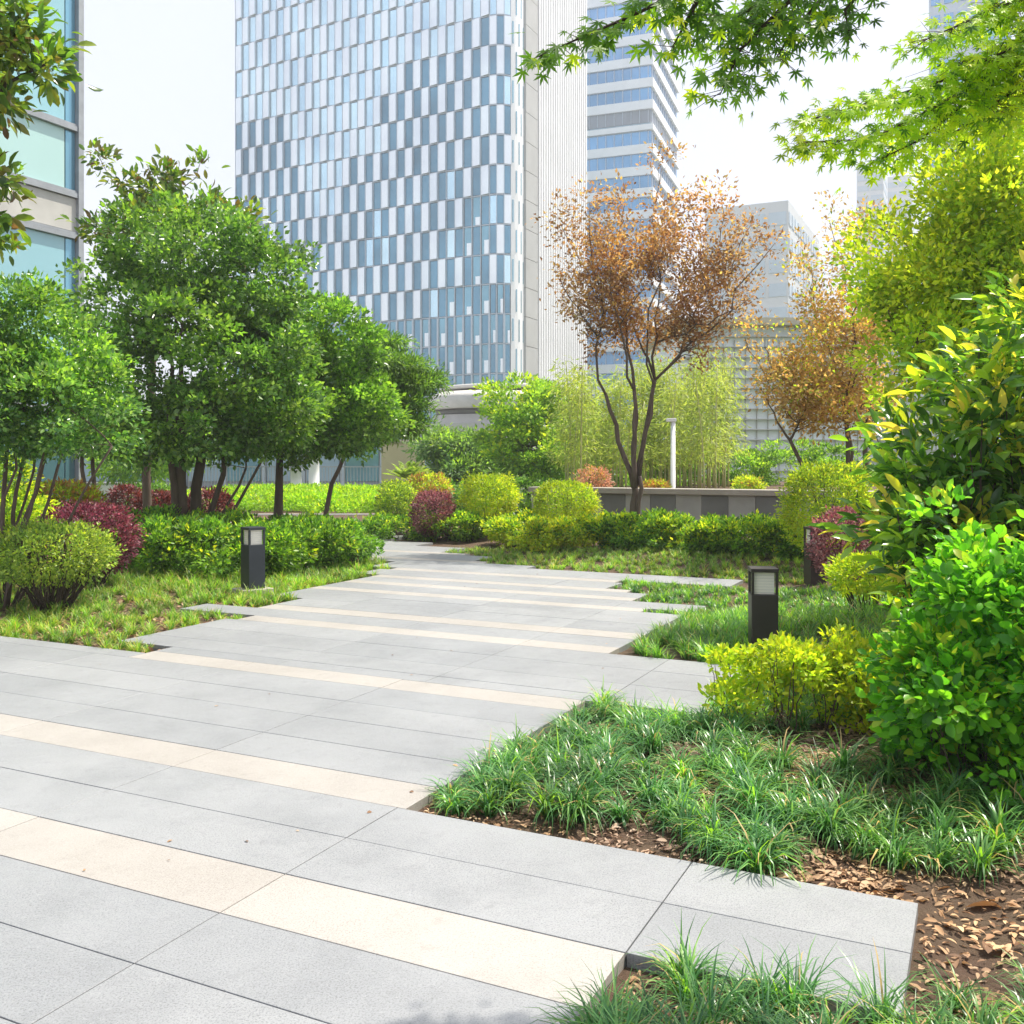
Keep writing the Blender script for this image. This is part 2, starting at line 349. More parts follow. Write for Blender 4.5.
def tree(name, label, cat, base, stems, lobes, seed, nclu, m, cr, L, asp, tpl, mats, barkm, newfrac=0., shell=.55, gap=None, gf=2.2, twigs=60, group=None,
         up=.5, flat=.6, rough=.14, r0=.07, droop=0., p=2., zmin=None, jit=.8, ntw=5, clump=None, limbr=.75, bones=None):
    """base, stems, lobes in world coordinates. stems: list of (foot, fork, radius)"""
    rng = np.random.default_rng(seed); base = np.array(base, float)
    t = thing(name, label, cat, base, group=group)
    lb = [tuple(np.array(l[:3]) - base) + tuple(l[3:]) for l in lobes]
    C, O, Q = clumped(rng, lb, nclu, clump, shell, gap, gf, p, rough=rough, zmin=zmin)
    mb = MB(); forks = []
    for foot, fork, r in stems:
        f = np.array(foot) - base; g = np.array(fork) - base
        limb(mb, rng, f - np.array([0, 0, .1]), g, r * 1.15, r * .7, 6, .025, 9); forks.append((g, r * .7))
    wood = []; wr_ = []
    def addw(pts, ra, rb_):
        for a_, b2, q in zip(pts[:-1], pts[1:], np.linspace(0, 1, len(pts) - 1)):
            for h in (.0, .33, .67): wood.append(np.array(a_) * (1 - h) + np.array(b2) * h); wr_.append(ra + (rb_ - ra) * q)
    targets = [(np.array(x) - base) for x in bones] if bones else [np.array(l[:3]) + np.array([0, 0, l[5] * .45]) for l in lb]
    first = {}
    for fi, (g, _) in enumerate(forks):
        cand = [q for q in range(len(targets)) if q not in first]
        if cand: first[min(cand, key=lambda q: np.linalg.norm((targets[q] - g)[:2]) + .15 * np.linalg.norm(targets[q] - g))] = fi
    for ti in sorted(range(len(targets)), key=lambda q: q not in first):
        c = targets[ti]; g, r = forks[first[ti] if ti in first else int(np.argmin([np.linalg.norm(g - c) for g, _ in forks]))]
        if ti not in first and wood and rng.random() < .75:        # leave from a limb already grown, where it is close and lower
            W_ = np.array(wood); dd = np.linalg.norm(W_ - c, axis=1) + np.where(W_[:, 2] > g[2] + .55 * max(.1, c[2] - g[2]), 5, 0); jj = int(np.argmin(dd))
            if dd[jj] < np.linalg.norm(g - c): g = W_[jj]; r = min(r, wr_[jj] * 1.15)
        ra = r * (.8 if bones else limbr); pts = limb(mb, rng, g, c, ra, max(.006, r * .14), 7, .045, 7, sag=-.05 if bones else 0.)
        addw(pts, ra, r * .14)
    if twigs:
        W_ = np.array(wood); wr_a = np.array(wr_)
        for i in rng.choice(len(C), min(twigs, len(C)), replace=False):
            ci = C[i]; dd = np.linalg.norm(W_ - ci, axis=1) + np.maximum(0, W_[:, 2] - ci[2] + .1) * 2; j = int(np.argmin(dd)); rr = min(.012, wr_a[j] * .5)
            limb(mb, rng, W_[j], ci, rr, rr * .2, 4, .07, ntw)
    mb.build('trunk', barkm, t, smooth=True)
    foliage('crown', rng, C, O, m, cr, L, asp, tpl, mats, t, newfrac, up, flat, droop, jit=jit)
    return t

def shrub(name, label, cat, base, lobes, seed, nclu, m, cr, L, asp, tpl, mats, newfrac=0., shell=.72, p=2., rot=0., group=None, stems=14, stemr=.010, rough=.10,
          gap=None, gf=4., up=.7, flat=.5, jit=.9, spread=.25, zmin=.02, barkm=None, part='foliage', clump=None):
    rng = np.random.default_rng(seed); base = np.array(base, float)
    t = thing(name, label, cat, base, group=group)
    lb = [tuple(np.array(l[:3]) - base) + tuple(l[3:]) for l in lobes]
    C, O, Q = clumped(rng, lb, nclu, clump, shell, gap, gf, p, rot, rough=rough, zmin=zmin)
    mb = MB()
    la = np.array(lb)
    for i in range(stems):
        ci = C[rng.integers(len(C))]; j = int(np.argmin(np.linalg.norm(la[:, :3] - ci, axis=1))); c = la[j, :3]
        foot = np.array([c[0] + (ci[0] - c[0]) * spread, c[1] + (ci[1] - c[1]) * spread, -.03])
        mid = foot * .4 + ci * .6 + np.array([0, 0, .0])
        limb(mb, rng, foot, ci, stemr * (.7 + .6 * rng.random()), stemr * .3, 5, .05, 5)
    mb.build('stems', barkm or M['bark_dark'], t, smooth=True)
    foliage(part, rng, C, O, m, cr, L, asp, tpl, mats, t, newfrac, up, flat, jit=jit)
    return t

def copy_tree(o, parent=None):
    c = o.copy(); COL.objects.link(c)
    if parent: c.parent = parent
    for ch in list(o.children): copy_tree(ch, c)
    return c

# ---------------------------------------------------------------- haze in the air
m_ = bpy.data.materials.new('hazy air'); m_.use_nodes = True; t_ = m_.node_tree; t_.nodes.clear()
o_ = t_.nodes.new('ShaderNodeOutputMaterial'); v_ = t_.nodes.new('ShaderNodeVolumePrincipled')
v_.inputs['Color'].default_value = (.97, .97, .97, 1); v_.inputs['Density'].default_value = .0011; v_.inputs['Anisotropy'].default_value = .1
t_.links.new(v_.outputs[0], o_.inputs['Volume'])
hb = MB(); hb.box(-210, 260, -45, 420, -1.6, 98); hz_ = hb.build('haze', m_); hz_['kind'] = 'stuff'; hz_['label'] = 'thin pale summer haze filling the air between the towers'

# ---------------------------------------------------------------- ground and paving
mb = MB(); mb.box(-205, 255, -40, 415, -.6, -.16); o = mb.build('ground', M['ground']); struct(o)
# rows: (u0, u1, w_left, w_right, kind)
LW = -26.0
rows = []
def row(u0, u1, wl, wr, k='slab'): rows.append((u0, u1, wl, wr, k))
for u0, u1 in ((.35, .73), (.73, 1.11), (1.11, 1.49), (1.49, 1.88), (1.88, 2.265), (2.265, 2.65)): row(u0, u1, LW, -1.05)
row(2.65, 3.01, LW, -1.05, 'band'); row(3.01, 3.41, LW, -.215); row(3.41, 3.81, LW, -.215)
row(3.81, 4.13, LW, -2.39, 'band')
for u0, u1 in ((4.13, 4.52), (4.52, 4.94), (4.94, 5.34), (5.34, 5.76)): row(u0, u1, LW, -2.39)
row(5.76, 5.95, LW, -6.265); row(5.76, 6.05, -6.26, -2.39, 'band')
row(6.05, 6.25, -6.26, -1.6)
for u0, u1 in ((6.25, 6.62), (6.62, 7.12), (7.12, 7.6)): row(u0, u1, -6.9, -1.6)
row(7.6, 7.88, -6.76, -2.8, 'band'); row(7.88, 8.295, -7.8, -2.8); row(8.3, 8.60, -7.1, -2.8, 'band')
row(8.6, 9.1, -7.1, -2.8); row(9.1, 9.5, -7.6, -2.8); row(9.5, 9.84, -7.6, -2.8)
row(9.84, 10.08, -7.6, -3.26, 'band'); row(10.08, 10.55, -7.6, -2.75); row(10.55, 10.8, -7.6, -3.61, 'band')
row(10.8, 11.2, -7.6, -3.61); row(11.2, 11.44, -7.6, -3.9, 'band'); row(11.44, 12.05, -8.0, -4.25)
row(12.05, 12.3, -7.85, -4.35, 'band'); row(12.3, 13.05, -8.37, -2.9); row(13.05, 13.4, -9.0, -6.1); row(13.4, 13.64, -9.3, -7.0, 'band'); row(13.64, 14.4, -9.8, -7.3)
row(14.4, 14.65, -9.9, -7.9, 'band'); row(14.65, 15.6, -10.2, -8.5); row(15.6, 16.3, -12.5, -9.6); row(16.3, 17.6, -15, -10.8)
mbs = {'slab': MB(), 'band': MB()}
G = .0026
for ri, (u0, u1, wl, wr, k) in enumerate(rows):
    off = -1.05 if u0 < 6 else -.92; st = 1.385 if u0 < 6 else 1.36
    e = [wr]; c = off
    while c > wl + .12:
        if c < wr - .12: e.append(c)
        c -= st
    c = off + st
    while c < wr - .12: e.append(c); c += st
    e.append(wl); e = sorted(e)
    for a, b in zip(e[:-1], e[1:]):
        jz = random.uniform(-.0007, .0007)
        P4 = [wu(a + G, u0 + G), wu(b - G, u0 + G), wu(b - G, u1 - G), wu(a + G, u1 - G)]
        q = .0012
        P4i = [wu(a + G + q, u0 + G + q), wu(b - G - q, u0 + G + q), wu(b - G - q, u1 - G - q), wu(a + G + q, u1 - G - q)]
        V = [(p[0], p[1], -.12) for p in P4] + [(p[0], p[1], -q + jz) for p in P4] + [(p[0], p[1], jz) for p in P4i]
        mbs[k].add(V, [(0, 1, 5, 4), (1, 2, 6, 5), (2, 3, 7, 6), (3, 0, 4, 7), (4, 5, 9, 8), (5, 6, 10, 9), (6, 7, 11, 10), (7, 4, 8, 11), (8, 9, 10, 11)])
struct(mbs['slab'].build('grey_paving', M['slab'])); struct(mbs['band'].build('cream_paving_bands', M['band']))
RA = np.array([(r[0], r[1], r[2], r[3]) for r in rows])
def pdist(w, u):
    d = np.full(w.shape, 99.)
    for u0, u1, wl, wr in RA:
        dx = np.maximum(np.maximum(wl - w, w - wr), 0); dy = np.maximum(np.maximum(u0 - u, u - u1), 0)
        d = np.minimum(d, np.hypot(dx, dy))
    return d
def soil_z(w, u):
    d = pdist(w, u)
    mound = np.where(w > -5, .13, .10) * np.clip((d - .12) / 1.6, 0, 1) ** 1.2
    return -.045 + mound + .012 * np.sin(w * 7.3 + 2 * np.sin(u * 3.1)) * np.clip(d * 3, 0, 1) * .8
ws = np.arange(-26, 12, .12); us = np.arange(.0, 26, .12)
WW, UU = np.meshgrid(ws, us); Z = soil_z(WW, UU) + np.random.default_rng(3).normal(size=WW.shape) * .004
Z = np.minimum(Z, np.where(pdist(WW, UU) < .13, -.04, 9))
Vs = np.stack([WW * CA + UU * SA, -WW * SA + UU * CA, Z], -1).reshape(-1, 3)
ny, nx = WW.shape; I = (np.arange(ny - 1)[:, None] * nx + np.arange(nx - 1)[None]).ravel()
me = mesh_from('planting_soil', Vs, np.stack([I, I + 1, I + 1 + nx, I + nx], 1), 4, [M['soil']], smooth=True)
struct(link('planting_soil', me))

# road behind the garden
mb = MB(); mb.box(-40, -4, 24.2, 27.2, -.15, -.03); struct(mb.build('service_road', M['asphalt']))
mb = MB(); mb.box(-40, -4, 24.0, 24.19, -.15, .06); mb.box(-40, -3, 27.22, 27.4, -.15, .09); struct(mb.build('kerb', M['kerb'], bevel=.01))

# ---------------------------------------------------------------- ground cover (uncountable)
def tufts(name, label, rng, wr, ur, dens, nb, H, wd, mats, newf=.1, dmin=.03, cond=None, nseg=4, spread=1.0):
    n = int((wr[1] - wr[0]) * (ur[1] - ur[0]) * dens)
    w = rng.uniform(*wr, n); u = rng.uniform(*ur, n); d = pdist(w, u); k = d > dmin
    X = w * CA + u * SA; Y = -w * SA + u * CA
    k &= Y > 1.5; k &= np.abs(X / Y) < .62
    if cond is not None: k &= cond(w, u, X, Y)
    k &= (n3(np.stack([w, u, w * 0], 1), 4.1, 2) > -.8)
    w, u, X, Y = w[k], u[k], X[k], Y[k]; z = soil_z(w, u); n = len(w)
    sz = np.clip(rng.normal(1, .2, n), .5, 1.5)
    K = n * nb; r = lambda a: np.repeat(a, nb)
    phi = rng.uniform(0, 2 * np.pi, K); ln = H * r(sz) * rng.uniform(.65, 1.25, K) * 1.35
    el = rng.uniform(R(48), R(88), K); cv = rng.uniform(.5, 1.5, K) * spread
    cx = r(X) + rng.normal(size=K) * H * .09; cy = r(Y) + rng.normal(size=K) * H * .09; cz = r(z) - .01
    V = np.zeros((K, nseg + 1, 2, 3)); hx = np.cos(phi); hy = np.sin(phi)
    px = np.zeros(K); pz = np.zeros(K); e = el.copy(); tw = rng.normal(size=K) * .25
    for s in range(nseg + 1):
        t = s / nseg; wdt = wd * (1 - t ** 2.2) * rng.uniform(.95, 1.05) * (.55 + .45 * min(1, t * 4)) + .0004
        sx = -np.sin(phi + tw); sy = np.cos(phi + tw)
        for q, sg in enumerate((-1, 1)):
            V[:, s, q, 0] = cx + hx * px + sx * sg * wdt * .5; V[:, s, q, 1] = cy + hy * px + sy * sg * wdt * .5; V[:, s, q, 2] = cz + pz
        px = px + np.cos(e) * ln / nseg; pz = pz + np.sin(e) * ln / nseg; e = e - cv * (.35 + .4 * t)
        pz = np.maximum(pz, .008)
    b = (np.arange(K) * (nseg + 1) * 2)[:, None]; Fs = []
    for s in range(nseg): Fs.append(np.concatenate([b + 2 * s, b + 2 * s + 1, b + 2 * s + 3, b + 2 * s + 2], 1))
    Fa = np.stack(Fs, 1).reshape(-1, 4)
    mi = (np.repeat(rng.random(n), nb) * .5 + rng.random(K) * .5 < newf) & (el > R(62)); mi = np.where(rng.random(K) < .05, 2, mi.astype(int)); mi = np.repeat(mi, nseg)
    o = link(name, mesh_from(name, V.reshape(-1, 3), Fa, 4, mats, mi)); tag(o, label, 'ground cover', kind='stuff'); return o
rng = np.random.default_rng(11)
M['grass_pale'] = leafmat('pale lilyturf blade', [(.04, .13, .04), (.07, .20, .055), (.12, .28, .07), (.22, .36, .12)], .4, .36)
M['straw'] = leafmat('dead blade', [(.30, .24, .12), (.42, .34, .18)], .25, .6)
gm = [M['grass'], M['grass_new'], M['straw']]; gd = [M['grass_dry'], M['grass_new'], M['straw']]
bare = lambda w, u, X, Y: ~((((w + .75) / .5) ** 2 + ((u - 5.5) / .42) ** 2 < 1) | ((w > -.3) & (u < 4.15)) | ((u < 3.97 + .05 * np.sin(w * 9)) & (np.sin(w * 17) > -.3)))
tufts('lilyturf', 'dark green strap leaved lilyturf filling the nearest triangular bed right of the path', rng, (-2.36, 2.0), (3.86, 6.02), 40, 78, .165, .0088, gm, .20, .05, bare, spread=1.35)
tufts('lilyturf', 'dark green lilyturf along the bottom edge of the frame beside the last grey slab', rng, (-1.0, 1.2), (1.9, 3.0), 62, 70, .15, .0068, gm, .14, .03,
      lambda w, u, X, Y: ~((w > -1.0) & (u > 2.75) & (w < -.85)))
tufts('lilyturf', 'dark green lilyturf growing under the shrubs at the right edge of the frame', rng, (-.16, 1.6), (2.3, 3.6), 70, 60, .14, .0062, gm, .1, .05, lambda w, u, X, Y: u < 3.35 + .5 * w)
tufts('lilyturf', 'pale green lilyturf around the near dark bollard on the right', rng, (-4.3, 3), (6.1, 9.9), 75, 36, .135, .010, [M['grass_pale'], M['grass_new'], M['straw']], .4, .05, nseg=3)
tufts('lilyturf', 'short pale green ground cover in the fingers of bed between the cream bands', rng, (-4.3, 3), (9.85, 12.3), 110, 26, .075, .009, gm, .5, .015, nseg=3)
tufts('lilyturf', 'low green ground cover under the hedge below the striped wall', rng, (-11, 1), (12.9, 17.5), 70, 28, .085, .010, gd, .25, .04, lambda w, u, X, Y: u < 15.5, nseg=3)
tufts('ground_cover', 'short patchy green and tan ground cover in the left bed', rng, (-15, -6.2), (5.9, 8.4), 70, 34, .095, .0085, gd, .28, .03, nseg=3)
tufts('ground_cover', 'short green ground cover around the left bollard', rng, (-15, -7.0), (8.4, 13.5), 90, 28, .115, .010, gd, .35, .03, nseg=3)
def litter(name, label, rng, wr, ur, n, L, cond=None):
    w = rng.uniform(*wr, n); u = rng.uniform(*ur, n); k = pdist(w, u) > .02
    if cond is not None: k &= cond(w, u)
    w, u = w[k], u[k]; n = len(w)
    P = np.stack([w * CA + u * SA, -w * SA + u * CA, soil_z(w, u) + rng.uniform(.004, .022, n)], 1)
    D = nrm(np.stack([rng.normal(size=n), rng.normal(size=n), rng.normal(size=n) * .18], 1)); N = nrm(np.stack([rng.normal(size=n) * .3, rng.normal(size=n) * .3, np.ones(n)], 1))
    Ls = L * rng.lognormal(-.15, .42, n)
    o = link(name, leaf_mesh(name, P, D, N, Ls, Ls * rng.uniform(.28, .5, n), 'oval', [M['litter']])); tag(o, label, 'fallen leaves', kind='stuff')
litter('fallen_leaves', 'tan and brown fallen leaves on bare soil at the right edge of the paving', rng, (-.9, 1.6), (2.6, 6.2), 11000, .036)
litter('fallen_leaves', 'small dry leaves on the soil along the nearest bed edge', rng, (-2.38, -.3), (3.83, 6.0), 7000, .030)
litter('fallen_leaves', 'dry leaves on the soil under the golden shrub by the near bollard', rng, (-1.6, .4), (5.8, 7.4), 1500, .035)
litter('fallen_leaves', 'brown fallen leaves between the tufts at the bottom of the frame', rng, (-1.0, .2), (2.2, 3.0), 1500, .03)
litter('fallen_leaves', 'dry leaves scattered under the left shrubs', rng, (-12, -6.3), (6, 9.5), 9000, .045)

def stray():
    rg = np.random.default_rng(77); n = 70; w = rg.uniform(-7, -.3, n); u = rg.uniform(2.4, 12.5, n); w = np.where(rg.random(n) < .5, -2.45 - np.abs(rg.normal(size=n)) * .35, w)
    k = pdist(w, u) < .001; w, u = w[k], u[k]; n = len(w)
    P = np.stack([w * CA + u * SA, -w * SA + u * CA, np.full(n, .004)], 1); D = nrm(np.stack([rg.normal(size=n), rg.normal(size=n), rg.normal(size=n) * .08], 1)); N = nrm(np.stack([rg.normal(size=n) * .2, rg.normal(size=n) * .2, np.ones(n)], 1)); L_ = rg.uniform(.012, .035, n)
    o = link('stray_leaves', leaf_mesh('stray_leaves', P, D, N, L_, L_ * .45, 'oval', [M['litter']])); tag(o, 'a few small dry leaves blown onto the paving', 'fallen leaves', kind='stuff')
stray()
# ---------------------------------------------------------------- bollards
def bollard(loc, rz, label, mat, ped):
    t = thing('bollard_light', label, 'bollard light', loc, rz, 'square bollard lights in the planting beds')
    s = .105; h = .73
    mb = MB(); mb.box(-s, s, -s, s, 0, h - .21); mb.build('post', mat, t, bevel=.004)
    for x in (-1, 1):
        for y in (-1, 1):
            mb = MB(); a, b = sorted((x * s, x * (s - .022))); c, d = sorted((y * s, y * (s - .022))); mb.box(a, b, c, d, h - .208, h - .033); mb.build('corner_post', mat, t)
    mb = MB(); mb.box(-s - .004, s + .004, -s - .004, s + .004, h - .031, h); mb.build('cap', mat, t, bevel=.004)
    mb = MB(); q = s - .028; mb.box(-q, q, -q, q, h - .207, h - .034); d = mb.build('diffuser', M['diffuser'], t)
    mb = MB()
    for i in range(7):
        z = h - .195 + i * .023; r_ = q + .002; mb.box(-r_, r_, -r_, r_, z, z + .0016)
    mb.build('louvre', M['kerb'], d)
    if ped:
        mb = MB(); mb.box(-.19, .19, -.17, .17, -.13, 0); mb.build('pedestal', M['pedestal'], t, bevel=.008)
    return t
b = gp(253, 11.65); bollard((b[0], b[1], .07), R(45) - .05, 'dark charcoal bollard light on a concrete pad beside the left hedge', M['charcoal'], True)
b = gp(763, 7.9); bollard((b[0], b[1], .0), R(-6), 'brown black bollard light behind the golden shrub, largest of the three', M['bronze'], False)
b = gp(815, 12.4); bollard((b[0], b[1], .02), R(8), 'far dark bollard light half hidden by the pink shrub on the right', M['bronze'], False)

# ---------------------------------------------------------------- striped garden wall
Yw = 20.2
b = gp(690, Yw); w0, u0 = towu(b[0], b[1])
t = thing('garden_wall', 'low grey planter wall with light and dark vertical panels and a stone cap', 'wall', wu(w0, u0), -A)
mb = MB(); mb.box(-3.6, 9, 0.02, .3, -.1, .88); mb.build('wall', M['concrete'], t)
M['panel_d'] = plain('dark stone panel', (.165, .17, .165), .7, var=.15, scale=2); M['panel_l'] = plain('light stone panel', (.36, .36, .34), .75, var=.12, scale=2)
md = MB(); ml = MB(); x = -3.6; i = 0
while x < 9:
    (md if i % 2 else ml).box(x + .004, x + .546, -.025, .018, -.1, .875); x += .55; i += 1
md.build('dark_panels', M['panel_d'], t); ml.build('light_panels', M['panel_l'], t)
mb = MB(); mb.box(-3.65, 9, -.10, .42, .882, 1.0); mb.build('cap', plain('cap stone', (.36, .33, .28), .8), t, bevel=.01)
# raised soil behind the wall
mb = MB(); 
pw = [wu(w0 - 3.6, u0 + .45), wu(w0 + 12, u0 + .45), wu(w0 + 12, u0 + 14), wu(w0 - 3.6, u0 + 14)]
mb.prism([(p[0], p[1]) for p in pw], -.1, .86); struct(mb.build('raised_bed_ground', M['soil']))
# white lamp pole
p = gp(673, 22.5)
t = thing('lamp_post', 'slim white lamp post with a short head standing behind the striped wall', 'lamp post', (p[0], p[1], .86))
mw = plain('white paint', (.78, .78, .76), .4, var=.04)
mb = MB(); mb.lathe([(.075, 0), (.075, .02), (.06, .03), (.055, 1.62)], 16); mb.build('pole', mw, t, smooth=True)
mb = MB(); mb.box(-.16, .07, -.07, .07, 1.62, 1.70); mb.build('lamp_head', mw, t, bevel=.01)

# ---------------------------------------------------------------- buildings
def glassmat(name, col, rough=.12, spec=.8, metal=0., var=.3, scale=.15):
    m, t, p, o = newmat(name)
    g = t.nodes.new('ShaderNodeNewGeometry')
    ob = t.nodes.new('ShaderNodeObjectInfo')
    n = noise(t, scale, 3)
    c = mixc(t, tuple(x * (1 - var) for x in col), tuple(min(1, x * (1 + var)) for x in col), maprange(t, n, .35, .65, 0, 1))
    c = mixc(t, c, tuple(min(1, x * 1.5 + .04) for x in col), maprange(t, g.outputs['Random Per Island'], 0, 1, 0, .5))
    t.links.new(c, p.inputs['Base Color']); p.inputs['Roughness'].default_value = rough
    p.inputs['Specular IOR Level'].default_value = spec; p.inputs['Metallic'].default_value = metal
    return m
M['gl_dark'] = glassmat('dark blue window glass', (.09, .25, .36), .1, .9, .5)
M['gl_pale_sky'] = glassmat('pale window glass with painted sky reflection', (.52, .76, .92), .12, .9, .8, .15)  # sky reflection put into the glass colour; also used for random pale panes
M['gl_body'] = glassmat('curtain wall glass', (.30, .42, .50), .15, .8, 0, .12)
M['frit'] = glassmat('white fritted panel', (.86, .92, .97), .28, .6, .65, .08)
M['alu'] = plain('aluminium frame', (.50, .56, .63), .4, .2, .05)
M['wht'] = plain('white cladding', (.82, .82, .83), .5, var=.04, scale=.2)
M['grc'] = plain('grey stone cladding', (.42, .42, .41), .6, var=.08, scale=.3)
# main tower
E0 = np.array([(236 - 512) / F * 150, 150.0]); NC = 33; CWD = 1.33; FH = 4.0
wv = np.array([CA, -SA]); uv = np.array([SA, CA]); LEN = NC * CWD; RAD = 3.0
def path(s):
    """point and outward normal along the facade"""
    if s <= LEN: return E0 + wv * s, -uv
    a = (s - LEN) / RAD
    if a <= math.pi / 2:
        c = E0 + wv * LEN + uv * RAD; n = -uv * math.cos(a) + wv * math.sin(a); return c + n * RAD, n
    s2 = s - LEN - RAD * math.pi / 2
    return E0 + wv * (LEN + RAD) + uv * (RAD + s2), wv
t = thing('office_tower', 'tall glass office tower with chequered blue and white window panels', 'tower', (E0[0], E0[1], 0))
base = np.array([E0[0], E0[1], 0])
def fq(mb, s0, s1, z0, z1, d0, d1=None, back=-.3):
    """panel standing d0..d1 proud of the facade between arc positions s0,s1"""
    if d1 is None: d1 = d0
    (a, na), (b_, nb) = path(s0), path(s1); V = []
    for z in (z0, z1):
        for q, nn, d in ((a, na, back), (b_, nb, back), (b_, nb, d1), (a, na, d0)):
            p = q + nn * d - E0; V.append((p[0], p[1], z))
    mb.add(V, [(0, 1, 2, 3), (7, 6, 5, 4), (3, 2, 6, 7), (0, 3, 7, 4), (1, 5, 6, 2), (0, 4, 5, 1)])
ZT = 84.0; Z0 = 1.2
mb = MB(); poly = []
for s in np.concatenate([[0, LEN], LEN + RAD * np.linspace(.1, math.pi / 2, 8), [LEN + RAD * math.pi / 2 + 24.5]]):
    q, nn = path(s); q = q - nn * .5 - E0; poly.append((q[0], q[1]))
q = poly[-1]; poly.append((q[0] - wv[0] * 44, q[1] - wv[1] * 44))
mb.prism(poly, -.1, ZT); mb.build('wall', M['gl_body'], t)
arcn = 3; arcw = RAD * (math.pi / 2) * .62 / arcn
cols_ = [(i * CWD, (i + 1) * CWD) for i in range(NC)] + [(LEN + i * arcw, LEN + (i + 1) * arcw) for i in range(arcn)]
nfl = int((ZT - Z0) / FH); dark = []; mlight = MB(); mpale = MB(); mull = MB()
rr = random.Random(4)
def refl_bound(x):  # panes above this line get the painted sky reflection
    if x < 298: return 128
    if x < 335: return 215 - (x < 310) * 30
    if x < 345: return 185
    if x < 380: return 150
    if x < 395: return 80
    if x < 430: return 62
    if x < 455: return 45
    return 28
for f in range(nfl):
    z = Z0 + f * FH
    for c, (s0, s1) in enumerate(cols_):
        q, nn = path((s0 + s1) / 2); px, py = pix((q[0], q[1], z + FH / 2))
        full = py > 322 or (px > 468 and py > 190 and c < NC) or (px > 440 and py > 275)
        isd = (f + c) % 2 == 0
        if full:
            dark.append((s0 + .14, s1 - .14, z + .12, z + FH - .12, (c + f) % 2 == 0))
            if (c + f) % 2: fq(mlight, s0 + .5, s1 - .14, z + .12, z + FH * rr.choice((.3, .45, .5)), .06)
            continue
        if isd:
            if py > refl_bound(px): dark.append((s0 + .05, s1 - .05, z + .15, z + FH - .15, True))
            else: fq(mpale, s0 + .05, s1 - .05, z + .15, z + FH - .15, .0)  # reflected sky painted as a paler pane
        elif py > refl_bound(px) and rr.random() < .07: fq(mpale, s0 + .05, s1 - .05, z + .15, z + FH - .15, .0)
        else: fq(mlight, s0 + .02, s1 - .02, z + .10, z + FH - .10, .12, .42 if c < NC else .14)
    fq(mull, 0, LEN, z - .07, z + .07, .08)
    for i in range(arcn): fq(mull, LEN + i * arcw, LEN + (i + 1) * arcw, z - .07, z + .07, .08)
for c, (s0, s1) in enumerate(cols_):
    fq(mull, s0 - .05, s0 + .05, 0, ZT - .4, .15)
    for f in range(nfl):
        z = Z0 + f * FH; q, nn = path(s0)
        if pix((q[0], q[1], z + FH / 2))[1] > 322: fq(mull, s0 - .13, s0 + .13, z + .08, z + FH - .08, .22)
mlight.build('fritted_panels', M['frit'], t)['kind'] = 'stuff'; mpale.build('pale_sky_windows', M['gl_pale_sky'], t)['kind'] = 'stuff'; mull.build('mullions', M['alu'], t)
dark.sort(key=lambda d: -d[0] - (0 if 4 < d[2] < 60 else -500))
M['gl_dark2'] = glassmat('teal window glass', (.16, .36, .46), .12, .8, .5)
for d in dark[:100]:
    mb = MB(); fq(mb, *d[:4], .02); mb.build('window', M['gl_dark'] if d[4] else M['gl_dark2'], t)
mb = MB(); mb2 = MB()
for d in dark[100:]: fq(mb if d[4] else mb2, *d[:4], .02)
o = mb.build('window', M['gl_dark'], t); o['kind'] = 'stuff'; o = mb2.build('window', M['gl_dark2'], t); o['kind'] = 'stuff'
# rounded corner: white with slots, grey stone pier, white fins on the right face
sA = LEN + arcn * arcw; sB = LEN + RAD * math.pi / 2; mb = MB(); ms = MB()
n = 5
for i in range(n):
    a = sA + (sB + 1.3 - sA) * i / n; b_ = sA + (sB + 1.3 - sA) * (i + 1) / n; fq(mb, a, b_, 0, ZT - .2, .05)
    for f in range(nfl):
        if i % 2 == f % 2: fq(ms, a + (b_ - a) * .35, b_ - (b_ - a) * .35, Z0 + f * FH + .4, Z0 + f * FH + 3.4, .09, back=-.1)
mb.build('corner_cladding', M['wht'], t); ms.build('slot_windows', M['gl_dark2'], t)
mb = MB(); 
for f in range(nfl): fq(mb, sB + 1.32, sB + 5.2, Z0 + f * FH + .04, Z0 + (f + 1) * FH - .04, .35)
mb.build('stone_pier', M['grc'], t)
mb = MB(); ms = MB(); x = 5.5; k = 0
while x < 24.2:
    fq(mb, sB + x, sB + x + .42, 0, ZT - .2, .45)
    for f in range(nfl):
        if (f * 7 + k * 3) % 5 < 2: fq(ms, sB + x + .44, sB + x + .80, Z0 + f * FH + .3, Z0 + f * FH + 3.7, .10)
    x += .85; k += 1
mb.build('fins', M['wht'], t); ms.build('slot_windows', M['frit'], t)

